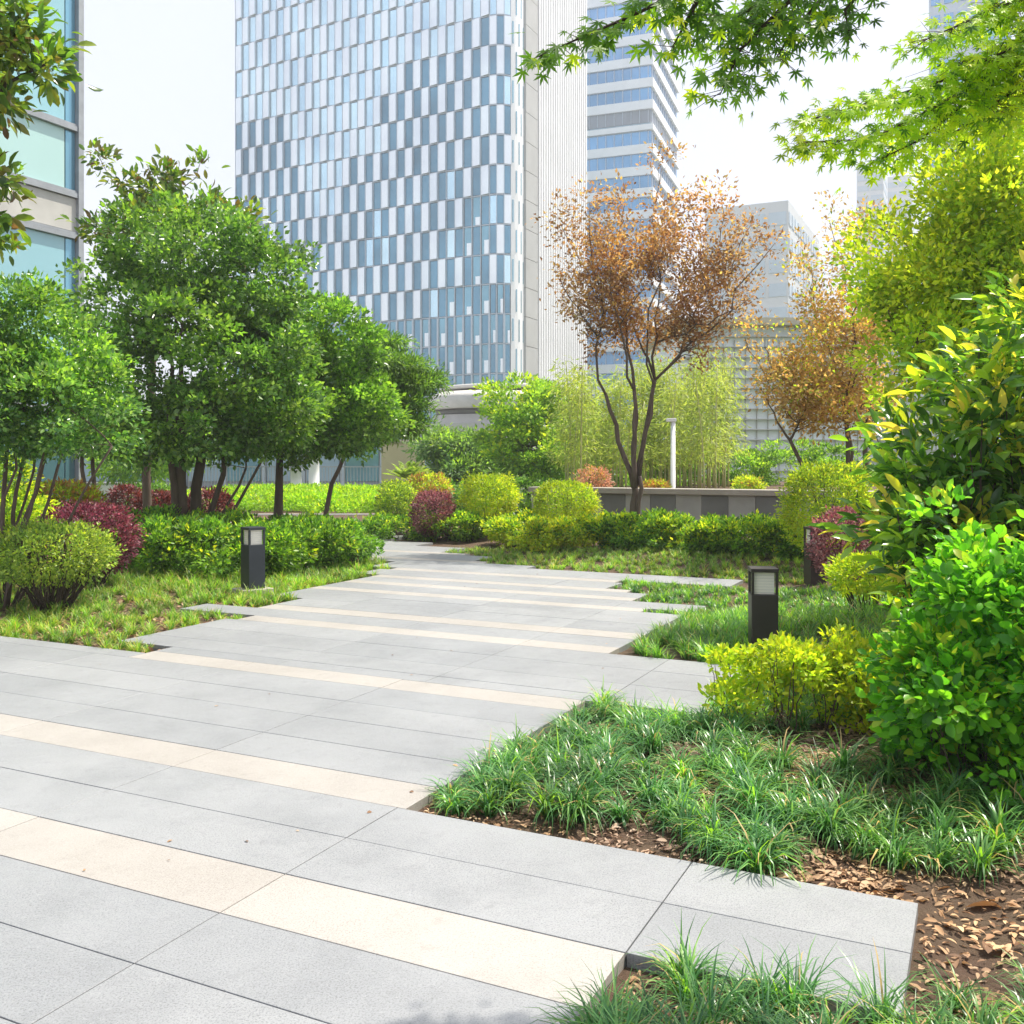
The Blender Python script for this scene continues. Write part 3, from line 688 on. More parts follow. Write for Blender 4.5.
# striped second tower
def striped_tower():
    Yc = 178.0; cpt = gp(653, Yc)[:2]; a2 = R(20); wv2 = np.array([math.cos(a2), -math.sin(a2)]); uv2 = np.array([math.sin(a2), math.cos(a2)])
    t = thing('striped_tower', 'tall office tower with white bands and blue ribbon windows behind the chequered tower', 'tower', (cpt[0], cpt[1], 0))
    def fr(a, b_, z): p = -wv2 * a + uv2 * b_; return (p[0], p[1], z)
    FHt = 4.02; ZTt = 94
    mb = MB(); mb.box(.6, 27, .6, 26, -.1, ZTt, fr); mb.build('wall', M['gl_body'], t)
    nf = int(ZTt / FHt); mw = MB(); mm = MB()
    for f in range(nf):
        z = f * FHt + 1.6
        if f == 15: mw.box(-.0, 27, -.0, 26.6, z + .2, z + 1.2, fr)
        else: mw.box(0, 27.2, 0, 26.6, z, z + 1.65, fr)
        for i in range(17): mm.box(.9 + i * 1.6, 1.0 + i * 1.6, .25, .58, z + 1.66, z + FHt - .01, fr)
        for i in range(12): mm.box(.25, .58, .9 + i * 2.1, 1.05 + i * 2.1, z + 1.66, z + FHt - .01, fr)
        g = MB(); g.box(.45, 27.05, .45, 26.3, z + 1.655, z + FHt - .006, fr)
        if f != 15: g.build('window_band', M['ribbon'], t)
        else: g.build('window_band', M['panel_d2'], t)
    mw.build('spandrels', M['wht'], t); mm.build('mullions', M['alu'], t)['kind'] = 'stuff'
M['ribbon'] = glassmat('ribbon window glass', (.13, .34, .60), .12, .9, .5, .3, .12)
M['panel_d2'] = glassmat('louvred plant floor', (.22, .25, .30), .4, .5)
striped_tower()

# left glass building
cpt = gp(80, 30.)[:2]; t = thing('glass_building', 'pale blue glass building with a grey stone band at the left edge', 'building', (cpt[0], cpt[1], 0))
def frl(a, b_, z): p = wv * a - uv * b_; return (p[0], p[1], z)      # a: to the right, b: towards the camera
mb = MB(); mb.box(-14, -.30, 0.0, 17, -.1, 26, frl); mb.build('wall', plain('dark core', (.2, .22, .23), .8), t)
M['gl_aqua'] = glassmat('aqua glass', (.24, .46, .52), .10, .9, 0, .10, .2); M['gl_aqua2'] = glassmat('mint glass', (.36, .55, .53), .14, .8, 0, .08, .2)
M['gl_teal'] = glassmat('teal lobby glass', (.05, .13, .15), .12, .9)
M['steel'] = plain('steel frame', (.33, .35, .37), .45, .3)
for (z0, z1, mm_) in ((11.9, 18.4, 'gl_aqua'), (9.85, 11.65, 'gl_aqua2'), (3.2, 8.35, 'gl_aqua'), (.1, 3.05, 'gl_teal'), (18.6, 25.8, 'gl_aqua')):
    for k in range(4):
        mb = MB(); mb.box(-.28, -.08, .28 + k * 4.2 + (0 if k else .22), 4.4 + k * 4.2, z0, z1, frl); mb.build('window', M[mm_], t)
    mb = MB(); mb.box(-.28, -.08, .12, .46, z0, z1, frl); mb.build('window', M['gl_dark2'] if mm_ != 'gl_teal' else M[mm_], t)
mb = MB(); mb.box(-.28, -.04, .02, 17, 8.6, 9.6, frl); mb.build('stone_band', M['concrete'], t)
mb = MB()
for z in (3.06, 8.36, 9.62, 11.66, 18.42): mb.box(-.28, .05, .0, 17, z, z + .14, frl); mb.box(-.28, .02, .0, 17, z + .15, z + .215, frl)
mb.box(-.32, .08, -.08, .11, -.1, 26.1, frl); mb.build('window_frame', M['steel'], t)

# low podium and round pavilion
t = thing('podium_building', 'low dark glazed podium building glimpsed under the left trees', 'building', tuple(gp(330, 62)))
mb = MB(); mb.box(-22, 11, 0, 8, -.1, 3.4); mb.build('wall', plain('grey podium panel', (.30, .32, .34), .6, var=.2, scale=.6), t)
mb = MB(); mb.box(-22.4, 11.4, -1.2, 8.4, 3.42, 3.9); mb.build('roof', M['concrete'], t)
for i in range(13):
    g = MB(); g.box(-21.5 + i * 2.5, -19.4 + i * 2.5, -.08, -.01, .25, 3.0); g.build('window', M['gl_body'] if i % 3 else M['gl_dark2'], t)
for i in range(14):
    g = MB(); g.box(-21.8 + i * 2.5, -21.55 + i * 2.5, -.25, -.01, -.05, 3.4); g.build('column', M['alu'], t)
p = gp(492, 66); t = thing('round_pavilion', 'round grey concrete pavilion with a flat overhanging roof', 'building', tuple(p))
mb = MB(); mb.lathe([(4.0, -.1), (4.0, 4.55)], 48); mb.build('wall', M['concrete'], t, smooth=True)
mb = MB(); mb.lathe([(3.8, 4.56), (3.8, 4.9)], 48); mb.build('recess', M['panel_d'], t, smooth=True)
mb = MB(); mb.lathe([(4.3, 4.92), (4.35, 5.0), (4.35, 5.7), (4.1, 5.9), (3.5, 6.1)], 48); mb.lathe([(5.0, 6.4), (5.0, 6.6), (4.6, 6.7)], 48, (1.2, 3, 0)); mb.build('roof', M['concrete'], t, smooth=True)
p = gp(402, 40); t = thing('stone_pillar', 'plain tan stone pillar behind the small palm', 'pillar', tuple(p))
mb = MB(); mb.box(-.85, .85, 0, .8, -.1, 2.3); mb.build('wall', plain('tan stone', (.52, .43, .28), .8, var=.1, scale=1), t, bevel=.02)
mb = MB(); mb.box(-.92, .92, -.07, .87, 2.31, 2.42); mb.build('cap', plain('tan cap stone', (.50, .44, .32), .8), t, bevel=.02)
for px, h, lb in ((314, 2.35, 'tall white round column in front of the podium building'), (296, 1.2, 'short cream gate pier left of the white column')):
    p = gp(px, 44); t = thing('column', lb, 'column', tuple(p)); mb = MB(); mb.lathe([(.30, -.1), (.30, .1), (.24, .12), (.24, h - .1), (.30, h - .08), (.30, h)], 24); mb.build('shaft', mw, t, smooth=True)
p = gp(290, 46); t = thing('railing', 'grey metal railing along the road behind the lime hedge', 'railing', tuple(p))
mb = MB()
for i in range(80): mb.box(-6 + i * .15, -5.97 + i * .15, 0, .03, .0, 1.25)
mb.build('bars', M['steel'], t)
mb = MB(); mb.box(-6.1, 6.1, -.03, .06, 1.25, 1.31); mb.build('rail', M['steel'], t)
p = gp(104, 42); t = thing('low_wall', 'low white rendered wall seen under the left trees', 'wall', tuple(p)); mb = MB(); mb.box(-1.5, 1.6, 0, .3, -.1, .55); mb.build('wall', mw, t, bevel=.02)
mb = MB(); mb.box(-1.55, 1.65, -.04, .34, .56, .63); mb.build('cap', M['concrete'], t)

# pale lattice building, pale office block, far towers on the right
p = gp(690, 52); t = thing('lattice_building', 'pale low building with a gridded glass facade behind the bamboo', 'building', tuple(p))
mb = MB(); mb.box(-.6, 16, .25, 12, -.1, 8.7); mb.build('wall', glassmat('pale facade glass', (.76, .82, .78), .3, .5, 0, .08), t)
mb = MB()
for i in range(28): mb.box(-.6 + i * .6, -.575 + i * .6, .14, .24, 0, 8.0)
for j in range(15): mb.box(-.62, 16.1, -.12, .23, .45 + j * .55, .49 + j * .55)
mb.build('lattice', plain('grey lattice', (.50, .48, .42), .5), t)
mb = MB(); mb.box(-1.1, 16.5, -.7, 12, 8.72, 9.1); mb.build('roof', plain('tan fascia', (.52, .46, .34), .7), t)
def block(name, label, px0, px1, ytop, Y, depth, fl, cw, m1, m2, rot=A, win='window_band'):
    p = gp((px0 + px1) / 2, Y); t = thing(name, label, 'building', tuple(p), -rot)
    w_ = (px1 - px0) / F * Y * .9; h = CAMH + (HZ - ytop) / F * Y
    mb = MB(); mb.box(-w_ / 2, w_ / 2, 0, depth, -.1, h); mb.box(-w_ / 4, w_ / 4, depth * .3, depth * .7, h + .01, h + 2.2); mb.build('wall', m1, t)
    z = 1.2; n_ = int(w_ / cw)
    while z < h - fl:
        g = MB()
        for i in range(n_): g.box(-w_ / 2 + .3 + i * w_ / n_, -w_ / 2 + w_ / n_ - .3 + i * w_ / n_, -.12, -.01, z, z + fl * .55)
        for i in range(int(depth / cw)): g.box(w_ / 2 + .01, w_ / 2 + .12, .3 + i * cw, cw - .3 + i * cw, z, z + fl * .55)
        g.build(win, m2, t); z += fl
    return t
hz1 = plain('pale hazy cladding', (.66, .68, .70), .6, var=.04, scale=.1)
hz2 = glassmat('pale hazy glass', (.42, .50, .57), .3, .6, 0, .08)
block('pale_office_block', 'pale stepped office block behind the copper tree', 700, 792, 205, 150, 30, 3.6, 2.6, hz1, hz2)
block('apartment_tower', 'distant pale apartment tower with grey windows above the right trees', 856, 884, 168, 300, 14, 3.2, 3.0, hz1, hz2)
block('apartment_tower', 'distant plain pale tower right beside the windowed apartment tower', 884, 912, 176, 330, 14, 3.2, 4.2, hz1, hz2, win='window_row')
block('glass_tower', 'blue glass tower rising out of the top right corner behind the maple', 928, 1010, -30, 160, 25, 3.8, 1.8, M['alu'], M['ribbon'])

# ---------------------------------------------------------------- trees, left
def lob(px, py, Y, rx, ry, rd=None):
    c = at(px, py, Y); a = rx / F * Y; b_ = ry / F * Y; return (c[0], c[1], c[2], a, rd if rd else a, b_)
gl = lambda px, Y, z=0.05: tuple(gp(px, Y, z))
tree('osmanthus_tree', 'large dense dark green tree with several trunks in the left bed', 'tree', gl(187, 15.5),
     [(gl(183, 15.4), at(180, 400, 15.3), .10), (gl(192, 15.6), at(205, 410, 15.6), .09), (gl(198, 15.5), at(232, 430, 15.4), .05), (gl(205, 15.4), at(262, 460, 15.3), .028), (gl(200, 15.3), at(246, 468, 15.2), .025), (gl(178, 15.3), at(168, 400, 15.2), .06)],
     [lob(185, 255, 15.5, 62, 55), lob(125, 310, 15.4, 48, 50), lob(245, 290, 15.6, 58, 55), lob(180, 350, 15.0, 75, 70), lob(120, 395, 15.2, 48, 50), lob(245, 375, 15.0, 65, 65), lob(195, 425, 15.0, 70, 34), lob(270, 412, 15.3, 45, 36), lob(140, 435, 15.6, 35, 24)],
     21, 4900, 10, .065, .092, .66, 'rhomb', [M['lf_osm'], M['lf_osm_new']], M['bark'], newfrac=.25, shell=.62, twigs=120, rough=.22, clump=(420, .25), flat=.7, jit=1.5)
tree('osmanthus_tree', 'smaller rounded green tree on one slim trunk right of the large dark tree', 'tree', gl(277, 17.2),
     [(gl(277, 17.2), at(280, 455, 17.2), .085)],
     [lob(335, 345, 17, 42, 50), lob(290, 345, 16.9, 40, 45), lob(310, 400, 16.8, 60, 55), lob(355, 412, 17, 40, 34), lob(300, 438, 17, 50, 18), lob(265, 435, 17.3, 35, 22)],
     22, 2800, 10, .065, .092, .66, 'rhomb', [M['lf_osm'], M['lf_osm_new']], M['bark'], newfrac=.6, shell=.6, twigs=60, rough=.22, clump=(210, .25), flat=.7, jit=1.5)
tree('feathery_tree', 'flat layered feathery tree reaching out right behind the small round tree', 'tree', gl(318, 20.5),
     [(gl(318, 20.5), at(350, 430, 19.9), .05)],
     [lob(385, 343, 19.5, 26, 5), lob(388, 366, 19.5, 44, 7), lob(412, 384, 19.5, 34, 6), lob(430, 378, 19.8, 14, 3), lob(395, 405, 19.5, 40, 8), lob(375, 428, 19.4, 45, 8), lob(408, 424, 19.3, 24, 5), lob(345, 438, 19.3, 40, 9), lob(360, 395, 19.8, 30, 34)],
     23, 2600, 10, .085, .12, .26, 'rhomb', [M['lf_yew'], M['lf_osm_new']], M['bark'], newfrac=.2, shell=.2, twigs=90, rough=.2, flat=1.0, jit=.6)
tree('glossy_tree', 'light green many stemmed tree with thin bare stems at the left edge', 'tree', gl(15, 10.6),
     [(gl(-2, 10.6), at(-18, 445, 10.6), .026), (gl(0, 10.5), at(8, 430, 10.5), .028), (gl(4, 10.6), at(26, 425, 10.6), .024), (gl(6, 10.4), at(50, 430, 10.5), .026), (gl(1, 10.7), at(36, 440, 10.8), .018), (gl(10, 10.5), at(66, 440, 10.5), .020), (gl(10, 10.4), at(112, 446, 10.3), .016), (gl(-8, 10.4), at(14, 440, 10.3), .018), (gl(3, 10.3), at(44, 452, 10.2), .016)],
     [lob(20, 325, 10.6, 48, 45), lob(70, 360, 10.6, 45, 45), lob(-20, 370, 10.5, 55, 50), lob(95, 400, 10.5, 38, 42), lob(40, 405, 10.2, 62, 48), lob(-15, 430, 10.4, 50, 32), lob(75, 430, 10.6, 40, 28)],
     24, 2700, 9, .045, .062, .62, 'rhomb', [M['lf_left'], M['lf_osm_new']], M['bark'], newfrac=.3, shell=.5, twigs=120, rough=.25, clump=(190, .2), flat=.7, jit=1.5)
# magnolia behind the osmanthus and magnolia branches at the top left corner
tree('magnolia_tree', 'sparse magnolia with bronze backed leaves poking up behind the large dark tree', 'tree', gl(150, 18.5),
     [(gl(150, 18.5), at(150, 330, 18.5), .08)],
     [lob(98, 158, 18.5, 9, 7), lob(112, 168, 18.5, 8, 7), lob(125, 182, 18.4, 10, 8), lob(150, 190, 18.4, 22, 16), lob(168, 178, 18.4, 14, 10), lob(200, 165, 18.6, 5, 3), lob(205, 205, 18.4, 16, 14), lob(102, 230, 18.4, 15, 12), lob(160, 225, 18.3, 40, 28), lob(235, 220, 18.5, 18, 14)],
     25, 230, 12, .12, .17, .42, 'oval', [M['lf_mag'], M['lf_osm_new']], M['bark'], newfrac=.2, shell=.3, twigs=90, rough=.2)
tree('magnolia_tree', 'magnolia reaching in from the top left corner with broad yellow green leaves', 'tree', gl(-150, 8.2),
     [(gl(-150, 8.2), at(-130, 250, 8.2), .10)],
     [lob(-10, 10, 8.0, 45, 28), lob(15, 45, 8.0, 38, 28), lob(45, 70, 8.0, 18, 12), lob(-5, 100, 8.0, 22, 12), lob(-2, 180, 8.1, 14, 10), lob(0, 208, 8.1, 12, 9), lob(0, 240, 8.1, 16, 6), lob(-90, 60, 8.3, 90, 80), lob(-100, 190, 8.4, 70, 60)],
     26, 560, 9, .075, .135, .40, 'oval', [M['lf_mag'], M['lf_osm_new']], M['bark_dark'], newfrac=.35, shell=.2, twigs=160, rough=.2)
# slim saplings
for px, Yy, tp, lb in ((86, 19, 470, 'thin leaning sapling beside the left glass building'), (97, 19.3, 466, 'thin straight sapling right of the leaning one')):
    tree('sapling', lb, 'tree', gl(px, Yy), [(gl(px, Yy), at(px - 4, tp - 15, Yy), .05)], [lob(px, tp - 35, Yy, 26, 20)], int(px), 160, 8, .12, .11, .4, 'rhomb', [M['lf_osm']], M['bark'], twigs=12)

# ---------------------------------------------------------------- trees, centre and right
def copper(name, label, base, stems, lobes, seed, n, mats, L, **k):
    return tree(name, label, 'tree', base, stems, lobes, seed, n, 7, .10, L, .52, 'rhomb', mats, M['bark'], newfrac=.3, limbr=.34, **k)
rngc = np.random.default_rng(5)
def bones_of(tips, Y, seed):
    r_ = np.random.default_rng(seed); return [at(tx, ty + 8, Y + r_.normal() * .5) for tx, ty, wd in sorted(tips, key=lambda q: -q[1])]
def fan(px0, py0, Y, tips, rpx, seed):
    """vase of slender upright lobes following branches from the fork"""
    out = []; r_ = np.random.default_rng(seed)
    for tx, ty, wd in tips:
        for q in np.linspace(.5, 1, 7):
            x = px0 + (tx - px0) * q; y = py0 + (ty - py0) * q ** .9
            out.append(lob(x + r_.normal() * 4, y, Y + r_.normal() * .35, wd * (1.0 + .25 * q), 20, wd * (1.0 + .3 * q) / F * Y))
    return out
tips = [(560, 215, 16), (590, 195, 17), (625, 195, 18), (662, 160, 15), (690, 190, 17), (722, 195, 15), (752, 215, 13), (775, 235, 10), (560, 270, 15), (655, 250, 26), (610, 260, 22), (700, 260, 22), (750, 290, 14), (665, 210, 18), (605, 225, 16), (735, 250, 18)]
copper('copper_tree', 'copper leaved tree with an open vase of branches in the middle of the garden', gl(632, 17.3),
       [(gl(632, 17.3), at(634, 480, 17.3), .075), (at(634, 482, 17.3), at(606, 395, 17.3), .045), (at(634, 482, 17.2), at(634, 390, 17.2), .045),  (at(636, 480, 17.3), at(655, 380, 17.4), .045), (gl(636, 17.25), at(640, 476, 17.2), .05)],
       fan(634, 430, 17.3, tips, 15, 1), 31, 2300, [M['lf_copper'], M['lf_copper_far']], .08, bones=bones_of(tips, 17.3, 8), shell=.1, twigs=560, rough=.2, gap=-.45, gf=3.2, flat=.4, ntw=4)
tips = [(765, 330, 12), (760, 380, 14), (800, 250, 12), (830, 215, 11), (860, 215, 16), (820, 300, 22), (790, 350, 22), (855, 330, 24), (880, 290, 24), (900, 350, 22), (785, 400, 14), (890, 240, 18), (770, 350, 18), (745, 330, 12), (810, 390, 18), (830, 380, 18), (870, 390, 20)]
copper('copper_tree', 'amber copper tree leaning left above the golden round bush', gl(858, 15.2),
       [(gl(858, 15.2), at(868, 430, 15.2), .05), (gl(850, 15.2), at(846, 420, 15.2), .045), (gl(845, 15.3), at(790, 440, 15.3), .04), (gl(862, 15.1), at(848, 430, 15.0), .03)],
       fan(850, 450, 15.2, tips, 15, 2), 32, 2100, [M['lf_copper_far'], M['lf_lime']], .075, bones=bones_of(tips, 15.2, 9), shell=.15, twigs=320, rough=.2, gap=-.5, gf=3.2, flat=.4, ntw=4)
tree('soft_green_tree', 'pale green bushy tree right of the round pavilion', 'tree', gl(528, 30),
     [(gl(528, 30), at(528, 450, 30), .10)], [lob(520, 405, 30, 30, 26), lob(550, 425, 30, 32, 28), lob(508, 435, 30, 26, 24), lob(540, 455, 29.7, 42, 24), lob(575, 440, 30.5, 26, 28), lob(535, 390, 30, 16, 14)],
     33, 2200, 8, .11, .15, .6, 'rhomb', [M['lf_mid'], M['lf_lime']], M['bark'], newfrac=.4, shell=.5, twigs=40, rough=.25, clump=(90, .42), jit=1.4)
tree('grey_green_tree', 'low grey green spreading tree in front of the round pavilion', 'tree', gl(462, 33),
     [(gl(462, 33), at(460, 480, 33), .09)], [lob(440, 445, 33, 28, 14), lob(470, 450, 33, 30, 16), lob(465, 470, 32.6, 38, 16), lob(495, 475, 33, 26, 12)],
     34, 1300, 8, .16, .19, .4, 'rhomb', [M['lf_blue'], M['lf_mid']], M['bark'], newfrac=.35, shell=.4, twigs=40, rough=.2, flat=.9)
tree('background_tree', 'soft green tree showing through under the left canopy', 'tree', gl(150, 36),
     [(gl(150, 36), at(150, 470, 36), .1)], [lob(135, 460, 36, 40, 20), lob(170, 450, 36, 40, 20)], 35, 700, 8, .2, .22, .4, 'rhomb', [M['lf_mid']], M['bark'], twigs=20)
tree('lime_tree', 'bright yellow green leafy tree filling the right edge below the maple', 'tree', gl(1010, 9.3),
     [(gl(1010, 9.3), at(1000, 400, 9.3), .08), (gl(985, 9.2), at(940, 400, 9.2), .05)],
     [lob(1005, 140, 9.2, 50, 40), lob(940, 160, 9.4, 20, 12), lob(880, 235, 9.4, 16, 14), lob(865, 290, 9.3, 14, 22), lob(962, 215, 9.2, 56, 46), lob(1020, 215, 9, 55, 55), lob(925, 272, 9.2, 50, 46), lob(985, 285, 9.0, 65, 55), lob(928, 335, 9.1, 45, 46), lob(985, 360, 9.1, 60, 45), lob(920, 385, 9.3, 34, 34), lob(1060, 300, 9.2, 60, 80)],
     36, 4600, 9, .075, .068, .55, 'rhomb', [M['lf_lime'], M['lf_gold']], M['bark'], newfrac=.3, shell=.5, twigs=160, rough=.4, clump=(260, .26), flat=.6, jit=1.5)

# bamboo grove: three culms modelled, the rest copied
def bamboo(seed, H, loc):
    rng = np.random.default_rng(seed); t = thing('bamboo', 'slender yellow green bamboo in the grove behind the striped wall', 'bamboo', loc, group='bamboo grove behind the striped wall')
    mb = MB(); lean = rng.normal(size=2) * .05 * H; pts = []
    for i in range(10): q = i / 9; pts.append((lean[0] * q * q, lean[1] * q * q, H * q))
    mb.tube(pts, [.030 * (1 - .7 * i / 9) for i in range(10)], 6)
    for i in range(1, int(H / .35)):
        q = i * .35 / H; mb.lathe([(.026 * (1 - .75 * q) + .003, -.01), (.026 * (1 - .75 * q) + .003, .01)], 6, (lean[0] * q * q, lean[1] * q * q, i * .35))
    mb.build('culm', M['bamboo'], t, smooth=True)
    n = 74; q = .22 + .78 * rng.random(n); a = rng.uniform(0, 6.28, n); rr_ = (.10 + .38 * rng.random(n)) * (1.25 - q * .8)
    C = np.stack([lean[0] * q * q + np.cos(a) * rr_, lean[1] * q * q + np.sin(a) * rr_, H * q], 1); O = np.stack([np.cos(a), np.sin(a), a * 0 - .2], 1)
    foliage('leaves', rng, C, O, 7, .09, .17, .17, 'needle', [M['lf_bamboo']], t, droop=.55, flat=.5, jit=1.2); return t
protos = []
rb = np.random.default_rng(9); k = 0
for i in range(54):
    px = 566 + (732 - 566) * ((i * .618) % 1); Yb = 23.0 + 4.5 * rb.random(); H = rb.uniform(1.9, 3.2) + (.6 if px > 640 else 0)
    z = .84; lc = tuple(gp(px, Yb, z))
    if k < 3: b_ = bamboo(40 + k, 2.9, lc); protos.append(b_)
    else: b_ = copy_tree(protos[k % 3]); b_.location = lc; b_.rotation_euler = (0, 0, rb.uniform(0, 6.28)); s = H / 2.9; b_.scale = (1, 1, s)
    k += 1

# overhanging maple: trunk right of the frame, boughs across the top
def maple():
    rng = np.random.default_rng(51); base = gp(1300, 2.9)
    t = thing('maple_tree', 'maple overhanging the top of the frame with pointed star shaped leaves', 'tree', tuple(base))
    boughs = [  # pixel polylines with distance, leaf density per metre, spread (m), material
        ([(1250, -260, 4.5), (900, -120, 4.2), (720, -30, 4.0), (640, 12, 3.9), (580, 38, 3.85), (535, 58, 3.8)], 78, .050, 0, .35),
        ([(720, -50, 4.0), (690, 15, 4.0), (672, 48, 4.0)], 90, .06, 0, .1),
        ([(820, -80, 4.2), (790, 0, 4.2), (740, 50, 4.2), (720, 95, 4.15)], 110, .085, 0, .1),
        ([(820, -60, 4.3), (770, -5, 4.3), (735, 20, 4.2), (700, 42, 4.2)], 130, .08, 0, .0),
        ([(960, -100, 4.4), (880, -30, 4.4), (845, 10, 4.4), (850, 40, 4.3)], 55, .07, 0, .4),
        ([(900, -60, 4.4), (830, -10, 4.4), (790, 35, 4.3), (775, 60, 4.3)], 95, .08, 0, .1),
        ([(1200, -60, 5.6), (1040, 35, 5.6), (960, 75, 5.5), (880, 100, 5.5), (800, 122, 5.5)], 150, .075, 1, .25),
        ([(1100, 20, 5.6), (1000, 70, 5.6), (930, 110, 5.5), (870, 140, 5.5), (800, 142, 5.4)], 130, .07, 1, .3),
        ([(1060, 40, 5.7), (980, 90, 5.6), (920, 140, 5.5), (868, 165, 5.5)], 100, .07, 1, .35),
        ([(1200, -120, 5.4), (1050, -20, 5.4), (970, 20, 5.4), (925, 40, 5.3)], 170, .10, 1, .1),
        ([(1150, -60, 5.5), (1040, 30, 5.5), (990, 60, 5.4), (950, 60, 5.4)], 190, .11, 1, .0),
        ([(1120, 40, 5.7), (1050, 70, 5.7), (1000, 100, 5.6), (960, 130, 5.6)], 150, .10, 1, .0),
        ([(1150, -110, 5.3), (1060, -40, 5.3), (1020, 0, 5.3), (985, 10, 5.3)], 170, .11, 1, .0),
    ]
    mb = MB(); fork = np.array([0, 0, 2.9]); limb(mb, rng, (0, 0, -.1), fork, .12, .08, 6, .02, 10)
    P = []; D = []; N = []; MI = []; Ls = []
    for pts, dens, spr, mt, start in boughs:
        w = [at(q[0], q[1], q[2] * .62) - base for q in pts]; spr *= .62; dens /= .62; k = len(w)
        mb.tube([tuple(x) for x in w], [.010 * (1 - .88 * i / (k - 1)) for i in range(k)], 6)
        if pts[0][0] >= 1100: limb(mb, rng, fork, w[0], .045, .010, 5, .05, 7)
        for a, b_ in zip(w[:-1], w[1:]):
            if pix(b_ + base)[0] > 1120 or pix(b_ + base)[1] < -90: continue
            ln = np.linalg.norm(b_ - a); n_ = int(ln * dens * 2.5)
            q = rng.random(n_); d = (b_ - a) / ln
            pos = a + (b_ - a) * q[:, None]; off = rng.normal(size=(n_, 3)) * np.array([spr, spr * 1.2, spr * .45]); off[:, 2] -= spr * .35
            for j in range(0, n_, 3): mb.tube([tuple(pos[j]), tuple(pos[j] + off[j] * .9)], [.0013, .0005], 4)
            P.append(pos + off); D.append(nrm(d * .8 + off / spr * .35 + rng.normal(size=(n_, 3)) * .3 + np.array([0, 0, -.55])))
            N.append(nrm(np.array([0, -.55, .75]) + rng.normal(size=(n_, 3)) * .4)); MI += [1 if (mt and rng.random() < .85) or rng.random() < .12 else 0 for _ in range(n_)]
            Ls.append(rng.uniform(.020, .042, n_))
    mb.build('trunk', M['bark_dark'], t, smooth=True)
    P = np.concatenate(P); L_ = np.concatenate(Ls)
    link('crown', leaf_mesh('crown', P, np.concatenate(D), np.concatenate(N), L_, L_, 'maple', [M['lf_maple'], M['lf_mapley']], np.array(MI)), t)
maple()

# ---------------------------------------------------------------- shrubs and hedges
def ball(name, label, px, Y, rx, ztop, mats, seed, dens=1., L=.04, cat='shrub', newfrac=.5, hh=None, asp=.5, group=None, tpl='rhomb', cr=.03, m=7, **k):
    b_ = gp(px, Y, .04); a = rx / F * Y; hh = hh or (ztop - .1) / 2; c = (b_[0], b_[1], ztop - hh)
    n_ = int(900 * dens * (a * a + 2 * a * hh) / .5 ** 2 / 3)
    return shrub(name, label, cat, b_, [(c[0], c[1], c[2], a, a * k.pop('dr', 1.), hh)], seed, n_, m, cr, L, asp, tpl, mats, newfrac=newfrac, group=group, **k)
zt = lambda py, Y: CAMH + (HZ - py) / F * Y
ball('clipped_shrub', 'olive green rounded shrub in front of the purple shrub in the left bed', 52, 10.3, 60, zt(522, 10.3), [M['lf_olive'], M['lf_gold']], 61, 1.2, .045, newfrac=.12, hh=.33, stems=70, stemr=.011, spread=.3, shell=.6)
ball('purple_shrub', 'bright purple red leaved shrub behind the olive shrub on the left', 90, 11.7, 48, zt(503, 11.7), [M['lf_purple'], M['lf_red']], 62, 1.3, .045, newfrac=.15, hh=.42, stems=20)
b_ = gp(50, 13.5)
shrub('variegated_shrub', 'orange tipped yellow green shrub beside the glass building', 'shrub', gp(58, 13.8), [lob(58, 500, 13.8, 32, 16), lob(30, 505, 13.6, 25, 18), lob(85, 502, 14, 16, 12)], 63, 900, 7, .04, .08, .4, 'rhomb', [M['lf_orange'], M['lf_lime']], newfrac=.4)
shrub('lime_shrub', 'yellow green shrub behind the bare stems at the left edge', 'shrub', gp(8, 12.5), [lob(5, 480, 12.5, 26, 28), lob(15, 515, 12.3, 34, 24), lob(-15, 500, 12.5, 30, 35)], 64, 1100, 7, .04, .07, .4, 'rhomb', [M['lf_lime'], M['lf_hedge']], newfrac=.3)
shrub('golden_shrub', 'small golden leaved shrub low at the left edge of the frame', 'shrub', gp(5, 10.9), [lob(2, 548, 10.9, 14, 12), lob(28, 540, 11.0, 12, 10)], 65, 260, 7, .03, .05, .45, 'rhomb', [M['lf_gold'], M['lf_goldin']], newfrac=.3)
for px, Yy, rx, py, sd_, lb in ((126, 22, 17, 486, 66, 'small dark red shrub under the left trees near the thin saplings'), (158, 21, 22, 492, 67, 'dark red shrub left of the large trunks'), (208, 21, 26, 491, 68, 'dull red shrub right of the large trunks')):
    ball('red_shrub', lb, px, Yy, rx, zt(py, Yy), [M['lf_red'], M['lf_purple_dull']], sd_, .7, .08, newfrac=.3, cr=.05, group='red shrubs under the left trees')
ball('dark_shrub', 'dark green dome shrub between the red shrubs under the trees', 152, 24, 24, zt(484, 24), [M['lf_osm']], 69, .7, .09, cr=.05)
def hedge(name, label, segs, seed, n_, L, mats, newfrac, p=3.2, rot=-A, cr=.035, m=8, stems=60, asp=.5, **k):
    c0 = np.array(segs[0][:3]); base = np.array([c0[0], c0[1], .03])
    return shrub(name, label, 'hedge', base, segs, seed, n_, m, cr, L, asp, 'rhomb', mats, newfrac=newfrac, p=p, rot=rot, stems=stems, shell=k.pop('shell', .75), clump=k.pop('clump', (int(n_ / 22), .15)), **k)
def hs(px, Y, a, d, z0, z1): g_ = gp(px, Y); return (g_[0], g_[1], (z0 + z1) / 2, a, d, (z1 - z0) / 2)
